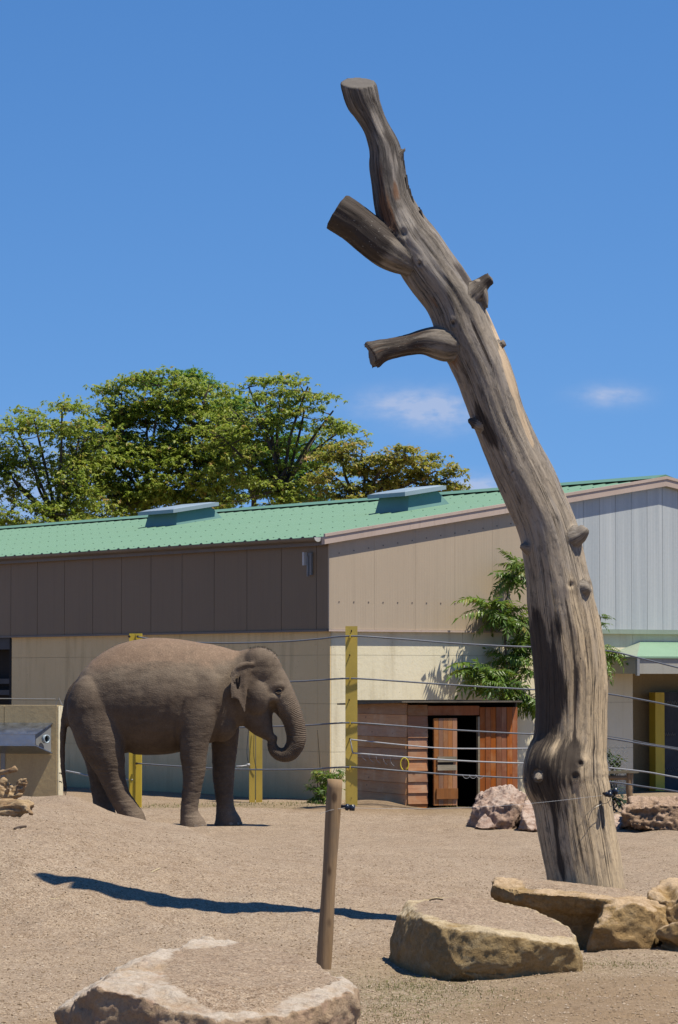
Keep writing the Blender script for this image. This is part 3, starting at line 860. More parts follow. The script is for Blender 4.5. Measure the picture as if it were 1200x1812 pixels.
# head
blob(905, 232, 0, 100, 99, 96)
blob(908, 205, -42, 72, 72, 52); blob(908, 205, 42, 72, 72, 52)
blob(898, 330, -52, 62, 92, 46); blob(898, 330, 52, 62, 92, 46)            # cheeks
loft([(905, 250, 0, 96, 88), (955, 300, 0, 88, 76), (1000, 350, 0, 66, 63), (1030, 395, 0, 53, 55), (1052, 442, 0, 46, 49), (1064, 497, 0, 43, 45), (1060, 545, 0, 40, 41), (1036, 580, 0, 36, 36), (1003, 588, 0, 30, 31), (974, 572, 0, 25, 27), (962, 542, 0, 21, 22), (970, 510, 0, 18, 19)], 24, 90)
loft([(866, 345, 0, 92, 76), (890, 408, 0, 80, 63), (914, 458, 0, 58, 49), (938, 494, 0, 35, 35), (957, 517, 0, 18, 23)], 20, 40)
blob(985, 298, -56, 34, 26, 20); blob(985, 298, 56, 34, 26, 20)            # brows
blob(960, 345, -58, 40, 24, 16); blob(960, 345, 58, 40, 24, 16)            # cheekbones
# tail
loft([(175, 262, 0, 22, 26), (127, 305, 0, 22, 24), (103, 350, 0, 20, 22), (90, 405, 0, 18, 19), (80, 460, 0, 16, 16), (75, 530, 0, 13, 13), (74, 610, 0, 11, 11), (80, 680, 0, 9, 9), (88, 735, 0, 8, 8)], 14, 50)
# ears: a thin flap folded back along the neck, its upper rim rolled outwards
def ear(sgn):
    outline = [(872, 212), (846, 207), (815, 216), (797, 238), (789, 270), (787, 312), (789, 350), (806, 353), (818, 352), (826, 366), (836, 388), (847, 416), (853, 400), (855, 360), (860, 330), (866, 290), (871, 255), (876, 230)]
    V, n = [], len(outline)
    for d in (-5.5, 5.5):
        for (x, y) in outline:
            lat = 98 + (876 - x) * .50 + max(0, y - 300) * .08 + 7 * math.sin((x - 790) / 90 * 4.2)
            V.append(E(x, y, sgn * (lat + d)))
    # fill as a fan-free grid: triangulate by bmesh
    bm = bmesh.new()
    lo = [bm.verts.new(v) for v in V[:n]]; hi = [bm.verts.new(v) for v in V[n:]]
    bm.faces.new(lo[::-1]); bm.faces.new(hi)
    for i in range(n): bm.faces.new((lo[i], lo[(i + 1) % n], hi[(i + 1) % n], hi[i]))
    bmesh.ops.triangulate(bm, faces=bm.faces)
    bm.verts.index_update()
    e_add([v.co[:] for v in bm.verts], [tuple(v.index for v in f.verts) for f in bm.faces]); bm.free()
    loft([(884, 206, sgn * 90, 8, 9), (858, 204, sgn * 110, 12, 13), (826, 213, sgn * 124, 12, 14), (803, 230, sgn * 132, 9, 10), (790, 258, sgn * 136, 6, 8)], 12, 24)
    loft([(845, 240, sgn * 112, 14, 10), (840, 300, sgn * 116, 15, 9), (848, 360, sgn * 118, 10, 7)], 12, 20)
ear(-1); ear(1)
eme = voxel(eV, eF, .0125, 13, .5)
eme.name = 'elephant'
V = get_v(eme); N = get_n(eme)
X_ = (V[:, 0] - E_ROOT.x) / ES + 600; Y_ = 885 - V[:, 2] / ES; Lt = (V[:, 1] - E_ROOT.y) / ES
# loose skin: sagging folds, knees, belly
loc = np.c_[X_, Y_, Lt]
fold = fbm(loc * np.array([.012, .02, .012]), 4)
legm = smooth(560, 640, Y_)
ridg = 1 - np.abs(pn(np.c_[X_ * .012, Y_ * .06, Lt * .012])) * 2
headm = smooth(830, 880, X_)
d = fold * .005 + (ridg - .4) * .004 * legm * smooth(870, 820, Y_)
neckf = np.exp(-((X_ - (800 + (Y_ - 250) * -.05)) / 28) ** 2) * smooth(520, 420, Y_)
d += neckf * -.012 * (.6 + .8 * pn(np.c_[X_ * .05, Y_ * .01, Lt * .01]))
arm = np.exp(-((X_ - (566 + np.clip(470 - Y_, 0, 130) * .30)) / 10) ** 2) * smooth(330, 400, Y_) * smooth(600, 540, Y_) * (Lt < 0)
d -= arm * .022
pel = np.exp(-((X_ - (355 - (575 - Y_) * .35)) / 16) ** 2) * smooth(400, 500, Y_) * smooth(640, 590, Y_)
d -= pel * .016
temple = np.exp(-(((X_ - 915) / 26) ** 2 + ((Y_ - 250) / 45) ** 2)) * (np.abs(Lt) > 40)
d -= temple * .018
eyep = np.exp(-(((X_ - 991) / 19) ** 2 + ((Y_ - 318) / 13) ** 2)) * (np.abs(Lt) > 25)
d -= eyep * .024
cleft = np.exp(-(((X_ - (972 + (Y_ - 420) * .12)) / 13) ** 2)) * smooth(345, 400, Y_) * smooth(500, 470, Y_) * (np.abs(Lt) > 12)
d -= cleft * .045
rib = np.sin(X_ * .115 + Y_ * .02) * .0025 * smooth(330, 380, X_) * smooth(560, 520, X_) * smooth(230, 330, Y_) * smooth(540, 480, Y_)
d += rib
toe = smooth(835, 872, Y_)
V = V + N * d[:, None]
V[:, 2] = np.maximum(V[:, 2], -.012)
set_v(eme, V)
eme.polygons.foreach_set('use_smooth', [True] * len(eme.polygons))
# along-the-trunk coordinate for its rings
tp = cr([(955, 300), (1000, 350), (1030, 395), (1052, 442), (1064, 497), (1060, 545), (1036, 580), (1003, 588), (974, 572), (962, 542), (970, 510)], 160)
sarc = np.r_[0, np.cumsum(np.linalg.norm(np.diff(tp, axis=0), axis=1))]
msk = X_ > 930
ts = np.zeros(len(V)); tw = np.zeros(len(V))
ii = np.where(msk)[0]
dd = ((X_[ii, None] - tp[None, :, 0]) ** 2 + (Y_[ii, None] - tp[None, :, 1]) ** 2)
kk = dd.argmin(1); ts[ii] = sarc[kk] * ES; tw[ii] = smooth(62, 40, np.sqrt(dd.min(1))) * smooth(60, 140, sarc[kk])
jawm = smooth(985, 965, X_) * (Y_ < 520)
attr(eme, 'ring', ts); attr(eme, 'ringw', tw * (1 - jawm * .8))
topk = smooth(.25, .8, N[:, 2]) * smooth(330, 170, Y_) * smooth(150, 230, X_) * smooth(850, 780, X_)
side = smooth(330, 200, Y_) * smooth(120, 200, X_) * smooth(860, 760, X_) * .45
headd = smooth(.3, .9, N[:, 2]) * smooth(200, 140, Y_) * .4
attr(eme, 'dust', np.clip(topk + side * .7 + headd, 0, 1))
attr(eme, 'upper', smooth(360, 250, Y_ + 25 * pn(loc * .02)) * smooth(110, 190, X_) * smooth(860, 780, X_) * .8 + .5 * smooth(880, 930, X_) * smooth(470, 380, Y_))  # paler upper flank and head: sunlit look put into the skin colour
lowd = smooth(650, 870, Y_)
attr(eme, 'lowdust', lowd)
attr(eme, 'legwrinkle', smooth(380, 560, Y_) * (1 - headm) + .35)
V_local = V - np.array(E_ROOT)
set_v(eme, V_local)

def skin():
    m = M('elephant_skin', .82, .25); v = m.obj()
    n1 = m.noise(v, 3.2, 6, .6)
    col = m.mix(m.ramp(n1, [(.3, 0.0), (.7, 1.0)]), (.102, .071, .046), (.158, .116, .080))
    col = m.mix(m.ramp(m.noise(v, 8, 6, .7), [(.45, 0.0), (.7, .5)]), col, (.195, .148, .105))
    du = m.attr('dust')
    col = m.mix(m.math('MULTIPLY', m.attr('upper'), m.ramp(m.noise(v, 4.5, 6, .65), [(.35, .25), (.65, .85)])), col, (.305, .24, .168))
    dn = m.math('ADD', du, m.math('MULTIPLY_ADD', m.noise(v, 9, 8, .75), 1.1, -.55))
    col = m.mix(m.ramp(dn, [(.35, 0.0), (1.1, .72)]), col, (.265, .17, .108))
    ld = m.math('ADD', m.attr('lowdust'), m.math('MULTIPLY_ADD', m.noise(v, 6, 6, .7), 1.0, -.5))
    col = m.mix(m.ramp(ld, [(.5, 0.0), (1.0, .6)]), col, (.29, .22, .155))
    # dark lines in the skin's creases
    mo = m.noise(m.scale(v, (1, 1, .6)), 2.1, 7, .7, .6)
    col = m.mix(m.ramp(mo, [(.3, .6), (.48, 0.0)]), col, m.hsv(col, .5, 1.0, .55))
    cre = m.vor(m.scale(v, (1, 1, 1.5)), 34, 'DISTANCE_TO_EDGE')
    ck = m.ramp(cre, [(.0, 1.0), (.10, .0)])
    col = m.mix(m.math('MULTIPLY', ck, .42), col, (.07, .05, .036))
    spk = m.sep(m.vor(v, 70, 'F1', 'Color'))[0]
    col = m.mix(m.math('MULTIPLY', m.math('GREATER_THAN', spk, .86), m.math('MULTIPLY', dn, .28), clamp=True), col, (.40, .28, .19))
    m.col(col)
    m.bump(m.noise(v, 10, 6, .6), .35, .02)
    m.bump(m.math('MULTIPLY', cre, 1.0), .3, .012)
    wr = m.noise(m.scale(v, (3.0, 3.0, 22.0)), 1.6, 5, .6, 1.0)
    m.bump(m.math('MULTIPLY', wr, m.attr('legwrinkle')), .55, .013)
    rg = m.math('MULTIPLY', m.math('SINE', m.math('MULTIPLY', m.math('ADD', m.attr('ring'), m.math('MULTIPLY', m.noise(v, 14, 2), .012)), 2 * math.pi / .021)), m.attr('ringw'))
    m.bump(rg, .55, .007)
    m.bump(m.noise(v, 60, 4, .65), .5, .006)
    return m.done()
eme.materials.clear(); eme.materials.append(skin())
ele = bpy.data.objects.new('elephant', eme); COL.objects.link(ele); ele.location = E_ROOT; ORG[ele.name] = Vector(E_ROOT)
tag(ele, 'grey brown Asian elephant with curled trunk standing side-on at its mouth', 'elephant')
ele['label'] = 'dusty grey brown elephant standing side-on with trunk curled to its mouth'
# eyes
bvh = BVHTree.FromPolygons([tuple(v) for v in V], [tuple(p.vertices) for p in eme.polygons])
m_eye = M('eye', .12, .6); m_eye.col((.012, .009, .007)); M_EYE = m_eye.done()
for s in (-1, 1):
    o_ = Vector(E(991, 319, s * 300)); hit = bvh.ray_cast(o_, Vector((0, -s, 0)))
    c = (hit[0] if hit[0] else Vector(E(991, 319, s * 60)))
    b = MB(); nu, nv = 14, 9; pts = []
    for j in range(nv + 1):
        ph = math.pi * j / nv
        for i in range(nu): pts.append(c + Vector((math.sin(ph) * math.cos(2 * math.pi * i / nu) * .037, math.sin(ph) * math.sin(2 * math.pi * i / nu) * .026, math.cos(ph) * .026)) + Vector((0, -s * .004, 0)))
    b.add(pts, [(j * nu + i, j * nu + (i + 1) % nu, (j + 1) * nu + (i + 1) % nu, (j + 1) * nu + i) for j in range(nv) for i in range(nu)])
    b.build('eye', M_EYE, ele, True)
    for sg, nm in ((1, 'eyelid'), (-1, 'eyelid')):
        arc = [c + Vector((math.cos(t) * .043, s * (.020 + .004 * math.sin(t)), sg * (math.sin(t) * .028 + (.002 if sg > 0 else .0)))) for t in np.linspace(.02, math.pi - .02, 11)]
        b = MB(); b.tube(arc, [.004, .007, .009, .010, .011, .011, .011, .010, .009, .007, .004], 8); b.build('eyelid', eme.materials[0], ele, True)
# tail tuft and the short hairs on the crown
m_h = M('dark_hair', .6, .3); m_h.col((.03, .022, .018)); M_HAIR = m_h.done()
b = MB()
for k in range(34):
    t = rng.uniform(0, 1); x0, y0 = 79 + 9 * t, 660 + 75 * t
    p0 = Vector(E(x0, y0, 0)); ln = rng.uniform(25, 50); sx = rng.uniform(-6, 12)
    p1 = Vector(E(x0 + sx * .6, y0 + ln * .5, rng.uniform(-8, 8))); p2 = Vector(E(x0 + sx, min(y0 + ln, 772), rng.uniform(-10, 10)))
    b.tube([p0, p1, p2], [.006, .005, .002], 4)
tag(b.build('tail_tuft', M_HAIR, ele), kind='stuff')
b = MB()
for k in range(230):
    x0, l0 = rng.uniform(860, 985), rng.uniform(-60, 60)
    hit = bvh.ray_cast(Vector(E(x0, 60, l0)), Vector((0, 0, -1)))
    if not hit[0]: continue
    p = hit[0]; nrm = hit[1]; dr = (nrm + Vector((rng.uniform(-.3, .5), rng.uniform(-.4, .4), .2))).normalized(); ln = rng.uniform(.015, .035)
    b.tube([p - nrm * .004, p + dr * ln], [.0012, .0006], 3, False)
tag(b.build('head_hair', M_HAIR, ele), kind='stuff')
# toenails
m_n = M('toenail', .5, .4); m_n.col((.30, .24, .18)); M_NAIL = m_n.done()
for (fx_, lat, rx_, rl) in ((633, -114, 58, 56), (773, 106, 62, 57), (390, -109, 56, 56), (248, 108, 57, 57)):
    for a_ in (-75, -40, -5, 30):
        t = math.radians(a_); dr = Vector((math.cos(t), math.sin(t), 0))
        o_ = Vector(E(fx_, 880, lat)) + dr * .5; hit = bvh.ray_cast(o_, -dr)
        if not hit[0]: continue
        c = hit[0]; tn = Vector((-dr.y, dr.x, 0))
        pts = [c + tn * (math.cos(q) * .024) + UP * (math.sin(q) * .017 - .002) for q in np.linspace(0, 2 * math.pi, 11)[:-1]]
        b = MB(); b.prism([p - dr * .02 for p in pts], [p + dr * .007 - UP * .002 for p in pts]); b.build('toenail', M_NAIL, ele)

# ------------------------------------------------------------------ the standing dead tree
def barkmat(name='weathered_wood'):
    m = M(name, .8, .25); uv = m.uv()
    v = m.sep(uv)[1]
    g1_ = m.noise(m.scale(uv, (9, 1.7, 1)), 2.0, 8, .68, .7)
    g2_ = m.noise(m.scale(uv, (36, 3.2, 1)), 2.0, 6, .7, .4)
    blot = m.noise(m.scale(uv, (1.6, .8, 1)), 1.8, 6, .6, .3)
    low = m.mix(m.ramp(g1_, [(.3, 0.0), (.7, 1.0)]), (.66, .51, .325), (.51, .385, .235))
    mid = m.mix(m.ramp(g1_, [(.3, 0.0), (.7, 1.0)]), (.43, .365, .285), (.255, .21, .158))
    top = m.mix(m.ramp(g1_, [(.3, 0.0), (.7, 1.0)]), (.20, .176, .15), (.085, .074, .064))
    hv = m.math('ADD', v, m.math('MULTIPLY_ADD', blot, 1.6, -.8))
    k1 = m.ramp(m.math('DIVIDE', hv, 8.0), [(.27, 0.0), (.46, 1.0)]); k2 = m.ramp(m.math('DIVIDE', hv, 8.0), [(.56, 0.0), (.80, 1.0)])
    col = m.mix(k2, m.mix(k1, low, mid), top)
    col = m.mix(m.ramp(blot, [(.5, 0.0), (.7, .55)]), col, m.hsv(col, .5, .75, .66))
    # silvery weathering
    sv = m.noise(m.scale(uv, (5, .7, 1)), 1.7, 6, .65)
    col = m.mix(m.math('MULTIPLY', m.ramp(sv, [(.5, 0.0), (.66, .8)]), m.ramp(m.math('DIVIDE', v, 8.0), [(.2, .15), (.5, 1.0)])), col, (.37, .33, .29))
    def mask(att, c, lo=.35, hi=.62, k=.92):
        q = m.math('ADD', m.attr(att), m.math('MULTIPLY_ADD', m.noise(m.scale(uv, (10, 1.6, 1)), 1.9, 7, .72, .3), 1.3, -.65))
        return m.math('MULTIPLY', m.ramp(q, [(lo, 0.0), (hi, 1.0)]), k)
    mot = m.noise(m.scale(uv, (14, 7, 1)), 1.6, 7, .75, .8)
    col = m.mix(m.ramp(mot, [(.36, .75), (.5, 0.0)]), col, m.hsv(col, .5, .9, .42))
    col = m.mix(m.ramp(mot, [(.56, 0.0), (.72, .45)]), col, (.46, .40, .33))
    col = m.mix(mask('stain', 0), col, (.045, .033, .026))
    col = m.mix(mask('brown', 0, k=.8), col, (.22, .10, .042))
    col = m.mix(mask('silver', 0, k=.8), col, (.42, .375, .32))
    col = m.mix(mask('bare', 0, .42, .55, .95), col, (.62, .47, .31))
    # drying cracks
    ck = m.noise(m.scale(uv, (26, .42, 1)), 1.6, 3, .5, .6)
    crack = m.ramp(m.math('ABSOLUTE', m.math('SUBTRACT', ck, .5)), [(.0, 1.0), (.018, 0.0)])
    cm = m.ramp(m.noise(m.scale(uv, (3, .5, 1)), 1.5, 3), [(.42, 0.0), (.58, 1.0)])
    crack = m.math('MULTIPLY', crack, cm)
    col = m.mix(m.math('MULTIPLY', crack, .85), col, (.03, .022, .016))
    dots = m.vor(m.scale(uv, (1, .8, 1)), 16)
    dk = m.math('MULTIPLY', m.ramp(dots, [(.05, 1.0), (.09, 0.0)]), m.ramp(m.noise(uv, 1.3, 3), [(.5, 0.0), (.6, 1.0)]))
    col = m.mix(m.math('MULTIPLY', dk, .8), col, (.03, .024, .018))
    lich = m.vor(m.scale(uv, (1, 1, 1)), 26)
    lk = m.math('MULTIPLY', m.ramp(lich, [(.07, 1.0), (.13, 0.0)]), m.ramp(m.noise(uv, 1.1, 3), [(.52, 0.0), (.62, 1.0)]))
    lk = m.math('MULTIPLY', lk, m.ramp(m.math('DIVIDE', v, 8.0), [(.3, 0.0), (.5, .75)]))
    col = m.mix(lk, col, (.40, .39, .35))
    col = m.mix(m.math('MULTIPLY', m.ramp(g2_, [(.30, .5), (.44, 0.0)]), .6), col, m.hsv(col, .5, 1.05, .5))
    m.col(col)
    m.bump(g1_, .28, .008).bump(g2_, .45, .006).bump(mot, .4, .008).bump(m.math('SUBTRACT', 1.0, crack), .9, .015).bump(m.noise(m.scale(uv, (40, 14, 1)), 1.0, 4, .6), .3, .006)
    return m.done()
M_BARK = barkmat()
def endgrain():
    m = M('sawn_end_grain', .85, .2); v = m.obj()
    m.col(m.mix(m.noise(v, 12, 6, .7), (.10, .09, .08), (.21, .19, .165))); m.bump(m.noise(v, 30, 5), .6, .01)
    return m.done()
M_END = endgrain()
Z2 = lambda x, y: (520 + x / 2.5, 100 + y / 2.5)
Z3 = lambda x, y: (780 + x / 2.157, 780 + y / 2.157)
LY = 25.5
spine = [(*Z2(x, y), h / 2.5) for x, y, h in ((283, 113, 83), (303, 190, 77), (328, 240, 66), (364, 310, 58), (402, 400, 68), (413, 480, 76), (427, 570, 79), (447, 660, 88), (505, 790, 112), (560, 868, 118), (618, 955, 122), (702, 1075, 121), (770, 1240, 128), (845, 1400, 126), (915, 1600, 120), (1002, 1800, 123))][::-1]
spine = [(*Z3(x, y), h / 2.157) for x, y, h in ((598, 1990, 152), (574, 1850, 149), (553, 1700, 146), (533, 1580, 148), (513, 1470, 148), (497, 1360, 152), (481, 1290, 162), (484, 1220, 156), (496, 1150, 141), (501, 1050, 136), (500, 900, 138), (486, 750, 136), (462, 600, 127), (438, 450, 115), (408, 320, 109), (366, 220, 108), (316, 110, 107))] + spine
SP = cr(spine, 520)
dead = empty('dead_tree', (P(1040, 1640, LY).x, LY, 0), 'tall bare leaning dead tree with sawn branch stubs and weathered wood', 'dead tree')
dep = np.array((0., 1., 0.))
def spine_data(S, bow=0.0, kind='trunk', extra=None):
    C = np.array([P(s[0], s[1], LY + (s[3] if len(s) > 3 else 0)) for s in S]); Rd = S[:, 2] * LY / F
    if bow: C[:, 1] += bow * np.sin(np.linspace(0, 3.0, len(C)))
    t = np.gradient(C, axis=0); t /= np.linalg.norm(t, axis=1)[:, None]
    sd = np.cross(dep, t); sd /= np.linalg.norm(sd, axis=1)[:, None]; bk = np.cross(t, sd)
    ar = np.r_[0, np.cumsum(np.linalg.norm(np.diff(C, axis=0), axis=1))]
    return dict(C=C, R=Rd, t=t, sd=sd, bk=bk, ar=ar, kind=kind, **(extra or {}))
SPN = [spine_data(SP, .10)]
def stub(name, path, marks=None, edge=0.0, end=True, n=30):
    S = cr([(*p[:2], p[2], (p[3] if len(p) > 3 else 0)) for p in path], n)
    SPN.append(spine_data(S, 0, name, dict(marks=marks or {}, edge=edge, end=end)))
z2 = lambda *a: (520 + a[0] / 2.5, 100 + a[1] / 2.5, a[2] / 2.5) + tuple(a[3:])
z3 = lambda *a: (780 + a[0] / 2.157, 780 + a[1] / 2.157, a[2] / 2.157) + tuple(a[3:])
stub('branch_stub', [z2(188, 684, 86, -.02), z2(232, 712, 85, -.02), z2(285, 750, 84), z2(345, 800, 86), z2(410, 850, 86), z2(470, 890, 76), z2(530, 930, 50)], {'stain': .9})
stub('branch_stub', [z2(343, 1322, 66, -.05), z2(385, 1303, 52, -.04), z2(440, 1290, 46, -.03), z2(510, 1275, 47), z2(570, 1264, 56), z2(625, 1266, 70), z2(690, 1280, 72), z2(740, 1290, 40)], {'stain': .62, 'brown': .3}, .09)
stub('branch_stub', [z2(870, 980, 28, .02), z2(848, 995, 30, .02), z2(826, 1013, 36, .02), z2(795, 1040, 46), z2(760, 1075, 45)], {'stain': .66}, .05)
stub('twig_stub', [z2(496, 404, 6), z2(482, 418, 10), z2(465, 436, 17), z2(440, 460, 20)], {'stain': .5}, end=False)
stub('knot', [z3(555, 333, 20, -.05), z3(543, 345, 27, -.05), z3(525, 358, 38, -.03), z3(490, 372, 48)], {'silver': .35}, end=False)
stub('knot', [z3(570, 557, 18, -.10), z3(556, 561, 28, -.09), z3(535, 566, 40, -.05), z3(510, 575, 50)], {'stain': .25}, end=False)
stub('knot', [z3(364, 1291, 9, -.275), z3(367, 1288, 11, -.25), z3(374, 1282, 17, -.20), z3(390, 1275, 26, -.1)], {'stain': .2}, end=True)
stub('knot', [z3(319, 1302, 12, -.05), z3(332, 1300, 20, -.05), z3(352, 1295, 34, -.03), z3(380, 1290, 48)], {'stain': .5}, end=False)
stub('knot', [z3(303, 402, 9, -.03), z3(312, 404, 14, -.03), z3(330, 410, 24)], end=False)
stub('twig_stub', [z2(770, 1603, 8), z2(780, 1612, 13), z2(800, 1622, 24), z2(830, 1635, 30)], {'stain': .6}, end=False)
stub('twig_stub', [z2(784, 1642, 6), z2(793, 1639, 11), z2(815, 1636, 20)], {'stain': .6}, end=False)
stub('twig_stub', [z2(938, 1284, 6), z2(930, 1276, 11), z2(915, 1262, 18)], {'brown': .4}, end=False)
stub('splinter', [z2(858, 1112, 6), z2(850, 1085, 13), z2(838, 1045, 22), z2(815, 1010, 30)], {'silver': .4}, end=False)
lV, lF = [], []
NT = 72
for si, s in enumerate(SPN):
    n = NT if si == 0 else 28
    th = np.linspace(0, 2 * math.pi, n + 1)[:-1]
    ring = s['C'][:, None] + (s['sd'][:, None] * np.cos(th)[None, :, None] + s['bk'][:, None] * np.sin(th)[None, :, None]) * s['R'][:, None, None]
    m_ = len(s['C'])
    if si == 0:
        for k in range(26):
            i = m_ - 1 - k; f = (1 - k / 26) ** 2
            dy = ring[i, :, 1] - s['C'][i, 1]
            ring[i, :, 2] += f * (s['C'][i, 2] + dy * math.tan(math.radians(25)) - ring[i, :, 2])
        s['top_n'] = np.array((0, -math.sin(math.radians(25)), math.cos(math.radians(25))))
    elif s['edge']:
        ring[0] += (-s['t'][0])[None] * (s['edge'] * pn(np.c_[np.cos(th) * 3, np.sin(th) * 3, np.ones(n)]))[:, None]
    k0 = len(lV); lV += [tuple(v) for v in ring.reshape(-1, 3)]
    ids = np.arange(m_ * n).reshape(m_, n) + k0
    lF += np.stack([ids[:-1], np.roll(ids, -1, 1)[:-1], np.roll(ids, -1, 1)[1:], ids[1:]], -1).reshape(-1, 4).tolist()
    lF += [ids[0][::-1].tolist(), ids[-1].tolist()]
lme = voxel(lV, lF, .0125, 4, .45)
V, N = get_v(lme), get_n(lme)
nv = len(V)
best = np.full(nv, 1e9); sid = np.zeros(nv, int); loc = np.zeros(nv, int)
for si, s in enumerate(SPN):
    C, Rd = s['C'], s['R']
    lo, hi = (C - Rd[:, None]).min(0) - .08, (C + Rd[:, None]).max(0) + .08
    cand = np.where(((V >= lo) & (V <= hi)).all(1))[0]
    for a in range(0, len(cand), 4000):
        ii = cand[a:a + 4000]
        d = np.sqrt(((V[ii, None] - C[None]) ** 2).sum(-1)) - Rd[None]
        k = d.argmin(1); dv = d[np.arange(len(ii)), k]
        ok = dv < best[ii] - (0 if si == 0 else .004)
        best[ii[ok]] = dv[ok]; sid[ii[ok]] = si; loc[ii[ok]] = k[ok]
ang = np.zeros(nv); arc = np.zeros(nv); rad = np.zeros(nv); endw = np.zeros(nv); axs = np.zeros(nv)
for si, s in enumerate(SPN):
    ii = np.where(sid == si)[0]; k = loc[ii]; dlt = V[ii] - s['C'][k]
    ang[ii] = np.arctan2((dlt * s['bk'][k]).sum(1), (dlt * s['sd'][k]).sum(1))
    arc[ii] = s['ar'][k] + (dlt * s['t'][k]).sum(1); rad[ii] = s['R'][k]
    if si == 0:
        endw[ii] = ((N[ii] @ s['top_n']) > .8) & (k > 505)
    elif s['end']:
        endw[ii] = ((N[ii] @ -s['t'][0]) > .72) & (arc[ii] < (.05 if s['R'][0] > .1 else .012))
cs, sn = np.cos(ang), np.sin(ang)
off = sid * 7.7
d = fbm(np.c_[cs * 1.6 + off, sn * 1.6, arc * .8], 4) * .018
d += (1 - np.abs(fbm(np.c_[cs * 5.5 + off, sn * 5.5, arc * .5], 3)) * 1.6 - .6) * .0025
d += pn(np.c_[cs * 9, sn * 9, arc * 5]) * .004 + pn(np.c_[cs * 22, sn * 22, arc * 2.2]) * .002
d *= np.clip(rad / .22, .3, 1) * (1 - endw * .8)
def on_trunk(px, py):
    s = SPN[0]; i = np.argmin((SP[:, 0] - px) ** 2 * .3 + (SP[:, 1] - py) ** 2)
    c = np.array(P(px, py, LY)); return i, float(np.dot(c - s['C'][i], s['sd'][i]) / s['R'][i]), s['ar'][i]
front = (sn < .25) & (sid == 0)
def mark(lst, raw=False):
    out = np.zeros(nv)
    for (px, py, wx, wy, k) in lst:
        i, s0, a0 = on_trunk(px, py); ds = (cs - s0) * rad
        out += k * np.exp(-(ds / (wx * LY / F)) ** 2 - ((arc - a0) / (wy * LY / F)) ** 2) * front
    return out if raw else np.clip(out, 0, 1.3)
KN = [z3(524, 1237, 13), z3(504, 1287, 14), z3(492, 562, 15), z3(565, 565, 14), z2(480, 780, 22), z2(700, 1180, 14), z2(545, 910, 12)]
CRK = [(1015, 1250, 3, 110, 1), (1036, 1150, 2.6, 80, 1), (1003, 1090, 3, 60, 1), (958, 1000, 2.6, 60, 1), (1047, 1350, 3, 80, 1), (1062, 1460, 3, 70, 1), (1022, 1490, 3, 80, 1), (868, 650, 2.6, 60, 1), (842, 590, 2.6, 50, 1), (790, 500, 2.4, 40, 1), (985, 1500, 3, 70, 1), (900, 760, 2.6, 50, 1), (980, 1180, 3, 90, 1)]
d += mark([(*z3(392, 1222, 0)[:2], 22, 26, .035), (*z3(350, 1290, 0)[:2], 18, 26, .02)], True)
d -= mark([(x, y, w__, h__, .004) for x, y, w__, h__, k in CRK], True)
d += mark([(x, y, r * 1.9, r * 1.9, .016) for x, y, r in KN], True) - mark([(x, y, r * .8, r * .8, .030) for x, y, r in KN], True)
V = V + N * d[:, None]
set_v(lme, V)
N = get_n(lme)
A_ = {}
A_['stain'] = mark([(962, 1190, 20, 80, .85), (950, 1110, 12, 60, .75), (985, 1230, 20, 60, .75), (958, 1300, 24, 60, .7), (1010, 1330, 28, 30, .75), (950, 1380, 28, 34, .6), (985, 1420, 26, 46, .45), (1022, 1200, 9, 70, .5), (880, 900, 9, 60, .5), (915, 870, 12, 40, .35),
                    (850, 740, 12, 34, .8), (870, 770, 11, 30, .6), (690, 250, 9, 40, .6), (660, 180, 12, 22, .45), (830, 500, 10, 40, .75), (812, 640, 9, 60, .5), (700, 400, 8, 16, .7), (984, 1110, 9, 40, .6), (990, 1490, 18, 60, .3), (940, 1010, 8, 40, .4), (985, 1530, 30, 40, .25), (1000, 1370, 26, 30, .45)] + [(x, y, r * .9, r * .9, .7) for x, y, r in KN] + [(a_, b_, c_, d_, .62) for a_, b_, c_, d_, e_ in CRK])
A_['brown'] = mark([(682, 380, 15, 44, 1.0), (700, 340, 9, 24, .7), (790, 610, 14, 40, .8), (672, 300, 7, 40, .5), (640, 170, 10, 26, .4), (760, 525, 7, 26, .5), (845, 800, 9, 60, .5)])
A_['silver'] = mark([(716, 390, 13, 22, .9), (740, 440, 15, 60, .8), (770, 490, 15, 40, .6), (668, 220, 8, 30, .9), (800, 560, 17, 60, .35), (700, 290, 7, 30, .6), (925, 960, 24, 60, .45), (950, 920, 24, 50, .45), (1000, 1010, 20, 40, .4), (880, 700, 20, 60, .3)])
A_['bare'] = mark([(872, 565, 4, 24, .85), (886, 605, 5, 26, .85), (898, 655, 8, 34, 1.0), (905, 690, 7, 26, .9), (925, 745, 5, 34, .85), (940, 785, 4, 26, .8)])
for si, s in enumerate(SPN):
    if si == 0: continue
    ii = sid == si
    f = smooth(s['ar'][-1] * .95, s['ar'][-1] * .45, arc[ii])
    for k in A_: A_[k][ii] = s['marks'].get(k, 0.0) * f
U0 = ((ang - math.pi / 2) / (2 * math.pi)) % 1.0
circ = np.where(sid == 0, 2.0, 1.0); vof = np.where(sid == 0, 0.0, 5.0)
nf = len(lme.polygons)
lv = np.empty(len(lme.loops), int); lme.loops.foreach_get('vertex_index', lv)
quad = lv.reshape(-1, 4)
fs = np.sort(sid[quad], 1)[:, 1]
fe = endw[quad].sum(1) >= 3
